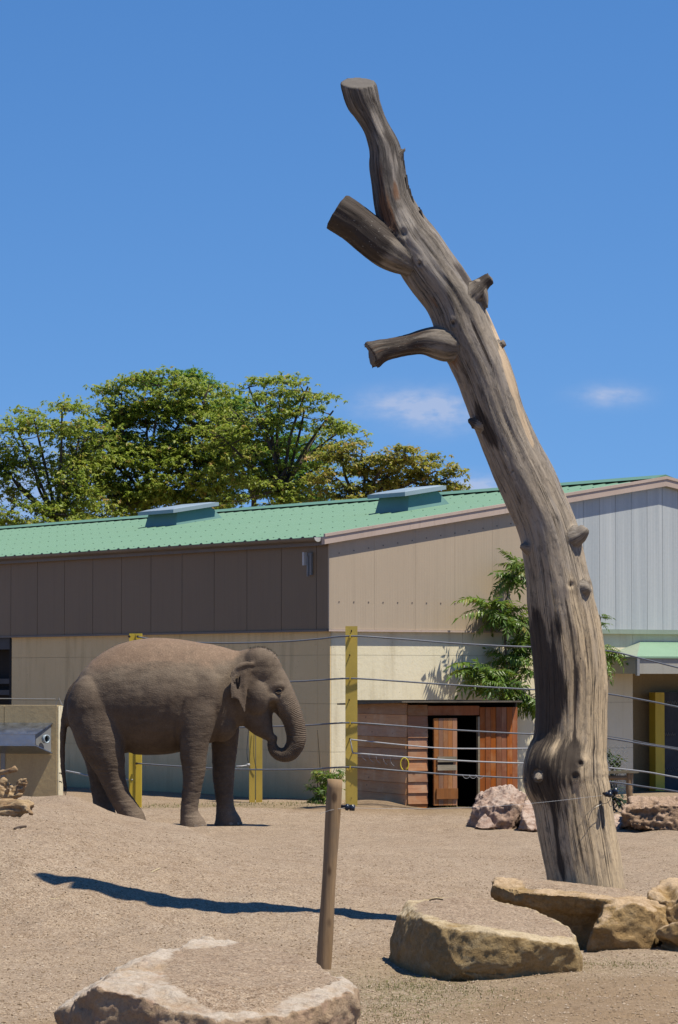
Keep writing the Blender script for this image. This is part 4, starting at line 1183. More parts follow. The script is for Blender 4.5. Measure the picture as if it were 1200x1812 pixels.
def split_off(name, sel, m, parent):
    q = quad[sel]
    if not len(q): return None
    used, inv = np.unique(q.ravel(), return_inverse=True)
    o = mk(name, V[used], inv.reshape(-1, 4), m, parent, True)
    me = o.data
    for k in A_: attr(me, k, A_[k][used])
    uq = U0[q].copy(); wr = (uq.max(1) - uq.min(1)) > .5
    uq[wr] = np.where(uq[wr] < .5, uq[wr] + 1, uq[wr])
    ul = me.uv_layers.new(name='UVMap')
    ul.data.foreach_set('uv', np.c_[(uq * circ[q]).ravel(), (arc[q] + vof[q]).ravel()].ravel())
    me.normals_split_custom_set_from_vertices([tuple(x) for x in N[used]])
    return o
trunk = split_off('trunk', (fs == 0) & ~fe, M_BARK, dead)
split_off('sawn_top', (fs == 0) & fe, M_END, trunk)
for si, s in enumerate(SPN):
    if si == 0: continue
    st_ = split_off(s['kind'], (fs == si) & ~fe, M_BARK, dead)
    if st_ is not None: split_off('sawn_end', (fs == si) & fe, M_END, st_)
# ragged bark flakes left along the upper edge
s0_ = SPN[0]
b = MB()
for k in range(26):
    t = rng.uniform(.0, 1); i = int(len(SP) * (.76 + .10 * t)); a_ = rng.uniform(-.5, .2)
    nr = Vector(s0_['sd'][i] * math.cos(a_) + s0_['bk'][i] * math.sin(a_)); p = Vector(s0_['C'][i]) + nr * s0_['R'][i]; tg = Vector(s0_['t'][i]); si_ = tg.cross(nr)
    ln, wd, hh = rng.uniform(.02, .06), rng.uniform(.008, .02), rng.uniform(.004, .012)
    b.prism([p - tg * ln - si_ * wd - nr * .01, p + tg * ln - si_ * wd * .6 - nr * .01, p + tg * ln * .8 + si_ * wd - nr * .01, p - tg * ln * .7 + si_ * wd - nr * .01], [p - tg * ln * .8 - si_ * wd * .8 + nr * hh * .6, p + tg * ln * .9 - si_ * wd * .5 + nr * hh, p + tg * ln * .7 + si_ * wd * .7 + nr * hh * .8, p - tg * ln * .6 + si_ * wd * .8 + nr * hh * .4])
M_FLAKE = paint('dark_bark', (.095, .078, .062), .9, .25, None, 12)
tag(b.build('bark_flakes', M_FLAKE, dead), kind='stuff')

# ------------------------------------------------------------------ rocks
def seg_sd(poly, pts):
    """signed distance (inside positive) of pts to polygon, both in xy"""
    poly = np.asarray(poly, float); a = poly; b_ = np.roll(poly, -1, 0)
    d = np.full(len(pts), 1e9); inside = np.zeros(len(pts), bool)
    for p0, p1 in zip(a, b_):
        e = p1 - p0; w_ = pts - p0; t = np.clip((w_ @ e) / (e @ e), 0, 1)
        d = np.minimum(d, np.linalg.norm(w_ - t[:, None] * e, axis=1))
        c = ((p0[1] > pts[:, 1]) != (p1[1] > pts[:, 1])) & (pts[:, 0] < (p1[0] - p0[0]) * (pts[:, 1] - p0[1]) / (p1[1] - p0[1] + 1e-12) + p0[0])
        inside ^= c
    return np.where(inside, d, -d)
def rock(name, label, pts, mat_, vox=.02, amp=.03, grav=None, seed=0, carve=(), cat='rock', strata=.5, group=None, gbias=0.0, extra=()):
    bm = bmesh.new()
    for p in pts: bm.verts.new(p)
    r_ = bmesh.ops.convex_hull(bm, input=bm.verts)
    bmesh.ops.delete(bm, geom=[g for g in r_['geom_interior'] if isinstance(g, bmesh.types.BMVert)], context='VERTS')
    bm.verts.index_update()
    V0 = [v.co[:] for v in bm.verts]; F0 = [tuple(v.index for v in f.verts) for f in bm.faces]; bm.free()
    for ex in extra:
        bm = bmesh.new()
        for p in ex: bm.verts.new(p)
        r_ = bmesh.ops.convex_hull(bm, input=bm.verts)
        bmesh.ops.delete(bm, geom=[g for g in r_['geom_interior'] if isinstance(g, bmesh.types.BMVert)], context='VERTS')
        bm.verts.index_update(); k = len(V0)
        V0 += [v.co[:] for v in bm.verts]; F0 += [tuple(v.index + k for v in f.verts) for f in bm.faces]; bm.free()
    me = voxel(V0, F0, vox, 1, .4); me.name = name
    V, N = get_v(me), get_n(me)
    p = V + seed * 5.3
    gv = np.zeros(len(V))
    if grav is not None:
        gv = smooth(-.10, .10, seg_sd([(q[0], q[1]) for q in grav], V[:, :2]) + gbias) * smooth(.55, .8, N[:, 2])
    k = 1 - gv * .8
    chip = np.abs(pn(p * np.array([3.1, 3.1, 4.2]))) 
    facet = np.abs(pn(p * 6.3 + 9)) 
    lay = pn(np.c_[p[:, 0] * 1.5, p[:, 1] * 1.5, p[:, 2] * 16]) * strata
    cut = np.maximum(0, pn(p * 1.9 + 3) - .05) * 1.3
    rid = 1 - np.abs(fbm(p * 4.2 + 5, 4, 2.2, .55))
    d = amp * (fbm(p * 1.6, 2) * .55 - chip * .8 + .1 - cut - facet * .45 + lay * .4 + (rid - .75) * .6 + fbm(p * 17, 4, 2.1, .62) * .32)
    for (c, rad, dep_) in carve:
        d -= dep_ * np.exp(-((V - np.array(c)) ** 2 / np.array(rad) ** 2).sum(1))
    V2 = V + N * (d * k)[:, None]
    V2[:, 2] += gv * (fbm(np.c_[V[:, :2] * 5, np.zeros(len(V))], 3) * .008)
    set_v(me, V2)
    me.polygons.foreach_set('use_smooth', [True] * len(me.polygons)); me.update()
    N2 = get_n(me)
    convex = np.clip(d / amp, -1.5, 1) * .25
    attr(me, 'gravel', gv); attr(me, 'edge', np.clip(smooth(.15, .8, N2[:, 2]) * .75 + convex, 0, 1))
    o_ = np.array((V2[:, 0].mean(), V2[:, 1].mean(), max(0.0, V2[:, 2].min())))
    set_v(me, V2 - o_)
    me.materials.clear(); me.materials.append(mat_)
    o = bpy.data.objects.new(name, me); COL.objects.link(o); o.location = o_; ORG[o.name] = Vector(o_)
    return tag(o, label, cat, group)
def drop(pts, z=-.12, grow=.0, c=None):
    out = []
    for p in pts: out.append(Vector((p.x, p.y, z)))
    return out
# A: broad flat slab in front
topA = [Hz(365, 1656, .43), Hz(425, 1664, .42), Hz(481, 1674, .41), Hz(563, 1702, .38), Hz(631, 1747, .32), Hz(603, 1766, .27), Hz(549, 1786, .25), Hz(496, 1797, .235), Hz(389, 1806, .23), Hz(273, 1781, .28), Hz(167, 1742, .38), Hz(225, 1702, .425), Hz(288, 1694, .42)]
ptsA = topA + drop([t + Vector((0, -.02, 0)) for t in topA]) + [Hz(99, 1792, .20), Hz(120, 1812, .1), Hz(99, 1800, -.1), Hz(632, 1812, .1), Hz(636, 1822, -.1), Hz(130, 1845, -.1), Hz(300, 1880, -.1), Hz(500, 1875, -.1)]
gA = [Hz(300, 1696, .42), Hz(330, 1676, .43), Hz(405, 1672, .42), Hz(440, 1662, .42), Hz(500, 1676, .41), Hz(575, 1704, .38), Hz(595, 1738, .33), Hz(572, 1770, .26), Hz(480, 1790, .24), Hz(390, 1800, .23), Hz(300, 1776, .27), Hz(285, 1752, .34), Hz(295, 1735, .38)]
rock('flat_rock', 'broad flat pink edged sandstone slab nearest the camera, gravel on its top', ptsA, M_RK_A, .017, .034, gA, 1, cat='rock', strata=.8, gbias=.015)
# B: pale boulder
pB = lambda x, y, Y: P(x, y, Y)
topB = [pB(720, 1594, 23.0), pB(760, 1586, 23.3), pB(820, 1583, 23.4), pB(867, 1588, 23.4), pB(947, 1609, 22.9), pB(1008, 1638, 22.1), pB(1027, 1668, 21.75), pB(1013, 1672, 21.45), pB(953, 1665, 21.3), pB(887, 1652, 21.3), pB(825, 1645, 21.4), pB(778, 1640, 21.55), pB(752, 1626, 21.75), pB(704, 1620, 22.75)]
ptsB = topB + [pB(1033, 1690, 21.7), pB(1027, 1724, 21.55), pB(893, 1730, 21.25), pB(810, 1727, 21.3), pB(762, 1718, 21.6), pB(683, 1700, 22.75), pB(690, 1660, 22.8)] + [Vector((p.x, p.y, -.1)) for p in (pB(1027, 1724, 21.6), pB(893, 1730, 21.35), pB(762, 1718, 21.7), pB(683, 1700, 22.8), pB(760, 1586, 23.4), pB(947, 1609, 23.0), pB(1030, 1660, 22.2))]
gB = [pB(738, 1606, 22.7), pB(765, 1592, 23.1), pB(820, 1588, 23.3), pB(870, 1593, 23.2), pB(945, 1612, 22.8), pB(1000, 1640, 22.0), pB(1010, 1660, 21.8), pB(955, 1654, 21.5), pB(880, 1640, 21.6), pB(800, 1626, 21.8), pB(757, 1616, 22.1)]
rock('boulder', 'yellowish sandstone boulder with a gravel covered top, in front of the dead tree', ptsB, M_RK_B, .016, .024, gB, 2, gbias=.03, carve=[(pB(850, 1728, 21.2), (.5, .3, .05), .05)])
# C: ochre boulder with a hollow
topC = [P(867, 1566, 24.3), P(878, 1551, 24.5), P(912, 1553, 24.8), P(970, 1556, 25.15), P(1105, 1574, 25.1), P(1143, 1586, 24.6), P(1194, 1602, 24.0), P(1121, 1593, 23.75), P(1092, 1597, 23.75), P(1010, 1585, 23.85), P(947, 1581, 23.95), P(900, 1572, 24.1)]
ptsC = topC + [P(868, 1588, 24.35), P(900, 1602, 24.15), P(947, 1608, 24.02), P(1010, 1614, 23.92), P(1092, 1622, 23.85), P(1194, 1645, 24.0), P(1105, 1600, 25.1), P(900, 1580, 25.0)]
blockC = [P(1070, 1604, 23.72), P(1121, 1596, 23.66), P(1155, 1612, 23.62), P(1154, 1679, 23.58), P(1038, 1677, 23.68), P(1052, 1640, 23.6), P(1190, 1640, 23.9), P(1196, 1605, 24.1), P(1100, 1600, 24.9), Vector((P(1040, 1676, 24).x, 24.6, -.1)), Vector((P(1190, 1676, 24).x, 24.6, -.1)), Vector((P(1150, 1676, 23.6).x, 23.6, -.1)), Vector((P(1040, 1676, 23.7).x, 23.7, -.1))]
coreC = [Vector((P(x, 1600, Y).x, Y, z)) for x, Y in ((878, 24.42), (925, 24.12), (965, 24.05), (1000, 24.08), (1075, 24.0), (1090, 25.0), (900, 24.9)) for z in (-.1, .3)]
gC = [P(905, 1557, 24.6), P(915, 1555, 24.8), P(975, 1558, 25.2), P(1105, 1576, 25.2), P(1140, 1588, 24.6), P(1090, 1590, 23.95), P(1010, 1579, 24.05), P(945, 1573, 24.15)]
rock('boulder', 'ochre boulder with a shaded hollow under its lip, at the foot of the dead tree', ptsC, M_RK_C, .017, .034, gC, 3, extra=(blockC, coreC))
# D: at the frame's edge
rock('boulder', 'cream boulder with a dark pit, at the picture edge beside the ochre boulder', [P(1143, 1600, 24.2), P(1150, 1575, 24.3), P(1170, 1557, 24.6), P(1210, 1556, 24.6), P(1300, 1570, 24.4), P(1290, 1600, 23.9), P(1230, 1585, 23.8), P(1175, 1590, 24.0), P(1190, 1640, 23.8), P(1300, 1660, 23.8), Vector((2.3, 24.6, -.1)), Vector((2.9, 24.6, -.1)), Vector((2.9, 23.8, -.1)), Vector((2.35, 23.9, -.1))], M_RK_C, .017, .04, None, 4, carve=[(P(1180, 1572, 24.2), (.05, .3, .05), .07)])
rock('rock', 'low ochre rock with a dark gap beneath, tucked under the cream boulder', [P(1156, 1650, 23.5), P(1165, 1642, 23.4), P(1200, 1630, 23.35), P(1260, 1632, 23.3), P(1280, 1685, 23.3), P(1160, 1680, 23.5), P(1200, 1692, 23.3), Vector((2.3, 23.9, .15)), Vector((2.6, 23.9, .2)), Vector((2.3, 23.9, -.1)), Vector((2.6, 23.5, -.1))], M_RK_C, .015, .03, None, 5, carve=[(P(1180, 1676, 23.4), (.12, .2, .035), .09)])
# E..G pink rocks by the hut
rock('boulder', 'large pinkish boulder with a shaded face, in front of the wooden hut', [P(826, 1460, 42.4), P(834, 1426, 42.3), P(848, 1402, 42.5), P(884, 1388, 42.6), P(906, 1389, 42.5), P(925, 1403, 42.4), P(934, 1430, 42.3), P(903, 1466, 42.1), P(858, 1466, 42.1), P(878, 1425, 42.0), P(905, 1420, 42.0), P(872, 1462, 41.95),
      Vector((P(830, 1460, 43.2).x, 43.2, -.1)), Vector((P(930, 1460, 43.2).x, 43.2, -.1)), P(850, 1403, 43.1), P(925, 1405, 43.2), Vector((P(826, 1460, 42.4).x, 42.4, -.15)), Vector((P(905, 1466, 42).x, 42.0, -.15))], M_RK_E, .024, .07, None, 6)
rock('rock', 'small pinkish rock leaning against the base of the large pinkish boulder', [P(838, 1464, 41.9), P(843, 1450, 41.95), P(858, 1436, 42.05), P(868, 1444, 41.95), P(877, 1458, 41.85), P(876, 1466, 41.8), P(850, 1467, 41.8), Vector((P(840, 1464, 42.3).x, 42.3, -.05)), Vector((P(876, 1464, 42.3).x, 42.3, -.05))], M_RK_E, .018, .03, None, 7)
rock('boulder', 'pinkish boulder partly hidden behind the trunk of the dead tree', [P(914, 1468, 41.6), P(916, 1440, 41.7), P(926, 1418, 41.9), P(935, 1408, 42.1), P(950, 1408, 42.2), P(966, 1425, 42.0), P(972, 1470, 41.7), P(940, 1470, 41.4), P(925, 1448, 41.5), Vector((P(916, 1468, 42.4).x, 42.4, -.1)), Vector((P(970, 1468, 42.4).x, 42.4, -.1)), P(950, 1412, 42.6)], M_RK_E, .02, .045, None, 8)
rock('boulder', 'long rough brown boulder with pitted front near the doorway', [P(1103, 1468, 41.6), P(1101, 1440, 41.5), P(1114, 1413, 41.9), P(1135, 1408, 42.0), P(1200, 1407, 42.0), P(1290, 1408, 42.2), P(1320, 1440, 42.0), P(1300, 1472, 41.4), P(1200, 1472, 41.2), P(1118, 1470, 41.35), P(1115, 1428, 41.45), P(1200, 1422, 41.3), Vector((3.5, 42.8, -.1)), Vector((5.0, 42.8, -.1)), P(1120, 1410, 42.7), P(1290, 1410, 42.7)], M_RK_H, .022, .085, None, 9, strata=1.3)
rock('rock', 'small pale rock wedged between the dead tree and the brown boulder', [P(1080, 1472, 42.0), P(1082, 1446, 42.1), P(1092, 1440, 42.2), P(1104, 1445, 42.1), P(1106, 1470, 41.9), P(1094, 1473, 41.7), P(1085, 1445, 42.6), P(1104, 1470, 42.6), P(1082, 1470, 42.6)], M_RK_E, .018, .03, None, 10)

# ------------------------------------------------------------------ wooden post with its thin wire
def pole_mat():
    m = M('round_timber', .75, .25); v = m.obj()
    g = m.noise(m.scale(v, (22, 22, 1.2)), 1.6, 7, .65, .6)
    c = m.mix(m.ramp(g, [(.3, 0.0), (.7, 1.0)]), (.42, .28, .15), (.25, .16, .085))
    k = m.noise(m.scale(v, (3, 3, 2)), 1.6, 6, .6)
    c = m.mix(m.ramp(k, [(.5, 0.0), (.72, .7)]), c, (.22, .165, .11))
    c = m.mix(m.ramp(m.vor(m.scale(v, (6, 6, 3)), 1.2), [(.08, .85), (.17, 0.0)]), c, (.08, .045, .025))
    m.col(c); m.bump(g, .6, .008); return m.done()
M_POLE = pole_mat()
PY = 22.0
pb, pt = P(571, 1718, PY), P(593, 1379, PY)
pb.z = -.1
post = empty('wooden_post', (pb.x, pb.y, 0), 'thin leaning round wooden post with a dark blue insulator near its top', 'post')
pp = [pb.lerp(pt, t) for t in np.linspace(0, 1, 24)]
rad = [.0475 + .003 * math.sin(t * 9) for t in np.linspace(0, 1, 24)]
V, Fc = tube_geo(pp, rad, 20)
o = mk('shaft', V, Fc, M_POLE, post, True)
for f in o.data.polygons:
    if len(f.vertices) > 4: f.use_smooth = False
def insulator(c, s, parent, direction):
    b = MB(); d = Vector(direction).normalized()
    b.tube([c, c + d * .03 * s, c + d * .034 * s, c + d * .05 * s, c + d * .056 * s, c + d * .085 * s, c + d * .092 * s], [x * s for x in (.012, .012, .022, .022, .012, .020, .016)], 12)
    b.tube([c + d * .075 * s + UP * .02 * s, c + d * .075 * s - UP * .018 * s], .018 * s, 10)
    return b.build('insulator', M_INS, parent, True)
insulator(P(603, 1427, PY) , 1.0, post, (1, -.15, -.12))
wv = MB()
wa, wb_ = P(583, 1432, PY - .055), P(612, 1429, PY - .02)
w2 = P(1035, 1411, LY - .34)
w3 = P(1073, 1407, LY - .18)
def sag(a, b_, n, s): return [a.lerp(b_, t) - UP * (4 * s * t * (1 - t)) for t in np.linspace(0, 1, n)]
wire = empty('electric_wire', wb_, 'thin pale wire strung from the wooden post to the dead tree', 'wire')
wv.tube(sag(wb_, w2, 24, .035), .0011, 5); wv.tube(sag(w2, w3, 5, 0), .0011, 5); wv.tube([P(566, 1440, PY - .06), P(583, 1434, PY - .06), wb_], .0011, 5)
wv.build('strand', M_TAPE, wire)
ins = empty('wire_insulator', P(1074, 1405, LY - .15), 'dark blue plastic insulator with loose wire fixed to the dead tree', 'insulator')
insulator(P(1070, 1407, LY - .2), 1.15, ins, (.9, -.3, .35)); insulator(P(1068, 1404, LY - .2), .9, ins, (.5, -.6, -.1))
lw = MB()
lw.tube(cr([P(1082, 1410, LY - .2), P(1076, 1420, LY - .22), P(1062, 1424, LY - .27), P(1048, 1434, LY - .31), P(1041, 1452, LY - .33)], 16), .0022, 5)
lw.tube(cr([P(1078, 1408, LY - .2), P(1083, 1425, LY - .2), P(1079, 1426, LY - .22), P(1074, 1412, LY - .22)], 12), .0022, 5)
lw.build('loose_wire', M_INS, ins)

# ------------------------------------------------------------------ wooden hut
HC = P(721, 1437, 47.0); HC.z = 0
hs = Vector((-.38, .925, 0)).normalized()        # along the side, away from the viewer
hf = Vector((.925, .38, 0)).normalized()         # along the front
hut = empty('wooden_hut', HC, 'low red-brown wooden animal hut with an open plank door', 'hut')
def on_front(px, py, off=0): return ray_plane(px, py, HC - hs * off, hs)
def fr(px): return (on_front(px, 1350) - HC).dot(hf)
SLEN, HT = 2.05, 1.545
FLEN = fr(915)
nb = 10
zs_ = np.linspace(-.06, HT - .03, nb + 1)
for i in range(nb):       # lapped side boards
    z0, z1 = zs_[i], zs_[i + 1]
    b = MB(); o_ = HC + UP * z0
    a = [o_ - hf * .028, o_ + hf * .0, o_ + hf * .0 + UP * (z1 - z0 - .004), o_ - hf * .012 + UP * (z1 - z0 - .004)]
    b.prism(a, [p + hs * SLEN for p in a]); b.build('board', M_PL_H, hut)
zs2 = np.linspace(-.03, HT - .05, 11)
for i in range(10):       # short boards on the front beside the door
    z0, z1 = zs2[i], zs2[i + 1]; o_ = HC + UP * z0 + hf * .002
    a = [o_ - hs * .030, o_, o_ + UP * (z1 - z0 - .005), o_ - hs * .012 + UP * (z1 - z0 - .005)]
    b = MB(); b.prism(a, [p + hf * (fr(757) - .01) for p in a]); b.build('board', M_PL_HR, hut)
a_ = fr(848); wv_ = (FLEN - a_) / 7
for i in range(7):
    b = MB(); o_ = HC + hf * (a_ + wv_ * i + .003) + UP * .0 - hs * (.022 + .006 * (i % 2))
    b.box(o_, hf * (wv_ - .006), hs * .02, UP * (HT - .09)); b.build('board', M_PL_RED, hut)
# header above the opening, door post, inside
b = MB(); b.box(HC + hf * fr(757) + UP * (HT - .20) - hs * .012, hf * (a_ - fr(757)), hs * .03, UP * .13); b.build('header', M_PL_RED, hut)
b = MB(); b.box(HC + hf * (a_ - .03) - hs * .03, hf * .028, hs * .06, UP * (HT - .22)); b.build('door_frame', M_PL_GREY, hut)
b = MB()
b.box(HC + hs * (SLEN - .03), hf * FLEN, hs * .03, UP * HT)
b.box(HC + hf * (FLEN - .03) + hs * .005, hf * .03, hs * (SLEN - .05), UP * HT)
b.box(HC + hs * .001 + hf * .001 + UP * -.02, hf * .02, hs * (SLEN - .04), UP * (HT - .03))
b.build('inner_wall', M_DARK, hut)
b = MB(); b.box(HC + hs * .01 + UP * -.02, hf * FLEN, hs * (SLEN - .05), UP * .03); b.build('hut_floor', M_DARK, hut)
# door standing half open
d0, d1 = fr(763), fr(804)
dw = d1 - d0
hinge = HC + hf * d0 - hs * .10
door = MB(); door.box(hinge + UP * .10 + hs * .022, hf * dw, hs * .012, UP * 1.20); door = door.build('door', M_PL_DOOR, hut)
for i in range(5):
    b = MB(); b.box(hinge + hf * (dw / 5 * i + .002) + UP * .10, hf * (dw / 5 - .004), hs * .02, UP * 1.205); b.build('board', M_PL_DOOR, door)
for z, h in ((.70, .075), (.585, .075)):
    b = MB(); b.box(hinge + hf * .045 - hs * .022 + UP * z, hf * (dw - .06), hs * .018, UP * h); b.build('grey_batten', M_PL_GREY, door)
b = MB(); b.box(hinge + hf * .06 - hs * .003 + UP * .66, hf * (dw - .12), hs * .002, UP * .038); b.build('slot', M_DARK, door)
b = MB(); b.box(hinge + hf * .03 - hs * .022 + UP * .19, hf * (dw - .03), hs * .018, UP * .145); b.build('kick_board', M_PL_DOOR, door)
# roof sheet of felt
b = MB(); o_ = HC - hf * .16 - hs * .18 + UP * (HT - .02)
b.prism([o_, o_ + hf * (FLEN + .16), o_ + hf * (FLEN + .16) + hs * (SLEN + .3) - UP * .05, o_ + hs * (SLEN + .3) - UP * .05],
        [o_ + UP * .022, o_ + hf * (FLEN + .16) + UP * .022, o_ + hf * (FLEN + .16) + hs * (SLEN + .3) - UP * .028, o_ + hs * (SLEN + .3) - UP * .028])
b.build('roof', M_FELT, hut)
# yellow rope loop on the hut's corner
c = P(716, 1352, 46.2)
loop = [c + hf * 0 + Vector((math.sin(t) * .055, 0, -math.cos(t) * .085)) + Vector((0, -.01 * math.cos(t), 0)) for t in np.linspace(.35, 2 * math.pi - .35, 20)]
b = MB(); b.tube(loop, .008, 6)
o = b.build('rope_loop', M_YLINE, None, True, base=c); tag(o, 'small bright yellow rope loop hanging on the fence tape beside the hut corner', 'rope')

# ------------------------------------------------------------------ cable fence
FY = 46.4
fence = empty('cable_fence', (P(622, 1440, FY).x, FY, 0), 'yellow post fence with grey steel cables and white tapes', 'fence')
def channel(px, Y, w_, z1, m, lip=True):
    x = P(px, 1400, Y).x
    b = MB(); b.box((x - w_ / 2, Y, -.15), (w_, 0, 0), (0, .018, 0), (0, 0, z1 + .15))
    for s in (0, 1):
        b.box((x - w_ / 2 + s * (w_ - .016), Y + .0182, -.15), (.016, 0, 0), (0, .08, 0), (0, 0, z1 + .15))
    return b.build('post', m, fence)
zt = P(622, 1108, FY).z
post1 = channel(622, FY, .165, zt, M_YEL)
cab_y = [1126, 1201, 1279, 1358]
for y in cab_y:            # hooks carrying the cables, and their bolts
    c = P(620, y, FY)
    b = MB(); b.box(c + Vector((-.010, -.10, -.025)), (.020, 0, 0), (0, .099, 0), (0, 0, .012)); b.box(c + Vector((-.010, -.10, -.013)), (.020, 0, 0), (0, .012, 0), (0, 0, .04))
    b.box(c + Vector((-.05, -.09, -.021)), (.10, 0, 0), (0, .012, 0), (0, 0, .006)); b.build('hook', M_YELB, post1)
for (px, py) in ((622, 1117), (619, 1160), (618, 1239), (619, 1308), (624, 1331)):
    c = P(px, py, FY); b = MB(); b.tube([c + Vector((0, .0, 0)), c + Vector((0, -.05, .004)), c + Vector((0, -.055, .018))], [.009, .009, .006], 7); b.build('bolt', M_RUST, post1)
for (px, py) in ((622, 1387), (622, 1412)):
    c = P(px, py, FY); b = MB(); b.tube([c, c + Vector((0, -.006, 0))], .006, 6); b.build('bolt', M_RUST, post1)
P2Y = 49.0
x2 = P(239, 1400, P2Y)
b = MB(); zt2 = P(239, 1121, P2Y).z
b.box((P(228, 1400, P2Y).x, P2Y, -.15), (.095, 0, 0), (0, .02, 0), (0, 0, zt2 + .15)); b.box((P(228, 1400, P2Y).x + .098, P2Y - .02, -.15), (.085, 0, 0), (0, .12, 0), (0, 0, zt2 + .15))
post2 = b.build('post', M_YELB, fence)
for (px, py) in ((229, 1126.5), (244, 1126.5), (242, 1351)):
    c = P(px, py, P2Y - .03); b = MB(); b.tube([c, c + Vector((0, -.05, 0))], .018, 8); b.build('bolt', M_RUST, post2)
P3Y = 50.9
b = MB(); xa = P(441, 1400, P3Y).x; xb = P(464, 1400, P3Y).x; zt3 = 1.66
b.box((xa, P3Y, -.15), ((xb - xa) * .46, 0, 0), (0, .02, 0), (0, 0, zt3 + .15)); b.box((xa + (xb - xa) * .52, P3Y, -.15), ((xb - xa) * .48, 0, 0), (0, .10, 0), (0, 0, zt3 + .15))
post3 = b.build('post', M_YEL, fence)
def cable(name, pts, r, m, n=40):
    S = cr([tuple(P(*p)) for p in pts], n); b = MB(); b.tube(S, r, 6); return b.build(name, m, fence, True)
cr_r = .0115
cf = FY - .09
cable('cable', [(244, 1127, P2Y - .08), (300, 1135, 48.6), (400, 1138, 47.9), (500, 1135.5, 47.2), (560, 1131, 46.8), (620, 1125.5, cf), (700, 1130, 46.3), (800, 1138, 46.3), (900, 1143.5, 46.3), (990, 1146, 46.3), (1075, 1151.5, 46), (1140, 1166.5, 45.7), (1200, 1181.5, 45.4), (1330, 1215, 44.8)], cr_r, M_CABLE, 80)
cable('cable', [(300, 1213, 48.6), (400, 1209, 47.9), (520, 1206, 47.1), (560, 1204, 46.8), (620, 1200.5, cf), (700, 1205, 46.3), (800, 1212, 46.3), (940, 1220, 46.3), (1000, 1221, 46.3), (1075, 1228, 46), (1140, 1239, 45.7), (1200, 1251, 45.4), (1330, 1278, 44.8)], cr_r, M_CABLE, 80)
cable('cable', [(300, 1290, 48.6), (400, 1288, 47.9), (520, 1284.5, 47.1), (560, 1282.5, 46.8), (620, 1279, cf), (700, 1284, 46.3), (800, 1291.5, 46.3), (940, 1299, 46.3), (1000, 1299.5, 46.3), (1072, 1306, 46), (1140, 1317, 45.7), (1200, 1326.5, 45.4), (1330, 1350, 44.8)], cr_r, M_CABLE, 80)
cable('cable', [(244, 1351, P2Y - .06), (330, 1357, 48.4), (420, 1361.5, 47.8), (540, 1361.5, 47.0), (620, 1357.5, cf), (720, 1365, 46.3), (820, 1372, 46.3), (935, 1377.5, 46.3), (1000, 1378, 46.3), (1075, 1383, 46), (1140, 1392, 45.7), (1200, 1401, 45.4), (1330, 1424, 44.8)], cr_r, M_CABLE, 80)
cable('cable', [(117, 1364, 49.6), (140, 1368.5, 49.4), (160, 1373, 49.3), (235, 1380, 49.0)], .012, M_TAPE, 16)
cable('cable', [(1072, 1302, 46.2), (1110, 1308, 46), (1150, 1316, 45.8), (1210, 1325, 45.5), (1330, 1342, 44.9)], .006, M_CABLE, 20)
cable('tape', [(620, 1308.5, FY - .05), (720, 1319, 46.3), (800, 1324.5, 46.3), (940, 1324.5, 46.3), (1000, 1325, 46.3)], .010, M_TAPE, 40)
cable('tape', [(624, 1332.5, FY - .05), (720, 1340, 46.3), (830, 1347, 46.3), (940, 1351, 46.3), (1000, 1352, 46.3), (1128, 1364, 46), (1200, 1376, 45.6), (1330, 1398, 45)], .011, M_TAPE, 50)
cable('tape', [(620, 1308.5, FY - .052), (624, 1332.5, FY - .052)], .009, M_TAPE, 6)
for k in range(5):
    x = 640 + k * 12.5
    cable('wire_loop', [(x, 1334 + k * .6, 46.35), (x + 2, 1341 + k * 2, 46.34), (x + 8, 1346 + k * 2.5, 46.34)], .003, M_TAPE, 10)
for k in range(3):
    x = 818 + k * 12
    cable('wire_loop', [(x, 1371, 46.25), (x + 4, 1376.5, 46.25), (x + 10, 1377, 46.25), (x + 14, 1373, 46.25)], .003, M_TAPE, 10)
b = MB(); b.tube([P(418, 1356.5, 50.7), P(428, 1356, 50.7), P(429, 1355.6, 50.7), P(442, 1353.5, 50.75)], [.014, .014, .010, .010], 8); b.tube([P(437, 1354, 50.74), P(442, 1353, 50.75)], .022, 8); b.build('tensioner', M_TAPE, fence, True)
b = MB(); b.tube(cr([P(440, 1290, 50.85), P(437, 1330, 50.83), P(440, 1353, 50.85)], 12), .005, 5); b.tube(cr([P(450, 1290, 50.88), P(449, 1335, 50.87), P(454, 1362, 50.88)], 12), .004, 5); b.build('lead', M_INS, fence)

# ------------------------------------------------------------------ chain-link corner with timber rail
CY = 46.9
cpx = P(1115, 1440, CY)
cf_ = empty('chain_link_fence', (cpx.x, CY, 0), 'short chain-link fence with a round timber post and grey plank rail', 'fence')
b = MB(); zt = P(1115, 1362, CY).z
V, Fc = tube_geo([Vector((cpx.x + .01 * math.sin(t * 7), CY, z)) for t, z in zip(np.linspace(0, 1, 12), np.linspace(-.1, zt, 12))], [.046 + .004 * math.sin(k * 2.1) for k in range(12)], 12)
mk('post', V, Fc, M_POLE, cf_, True)
b = MB(); b.box(P(1040, 1370, CY - .06), P(1131, 1368, CY - .06) - P(1040, 1370, CY - .06), (0, .12, 0), (0, 0, .035)); b.build('rail', M_PL_GREY, cf_)
b = MB(); b.tube([P(1035, 1377, CY), P(1112, 1376, CY)], .03, 8); b.build('crossbar', M_POLE, cf_)
b = MB(); x0, x1, z0, z1 = P(1040, 1440, CY).x, P(1113, 1440, CY).x, .0, P(1100, 1316, CY).z
st = .075
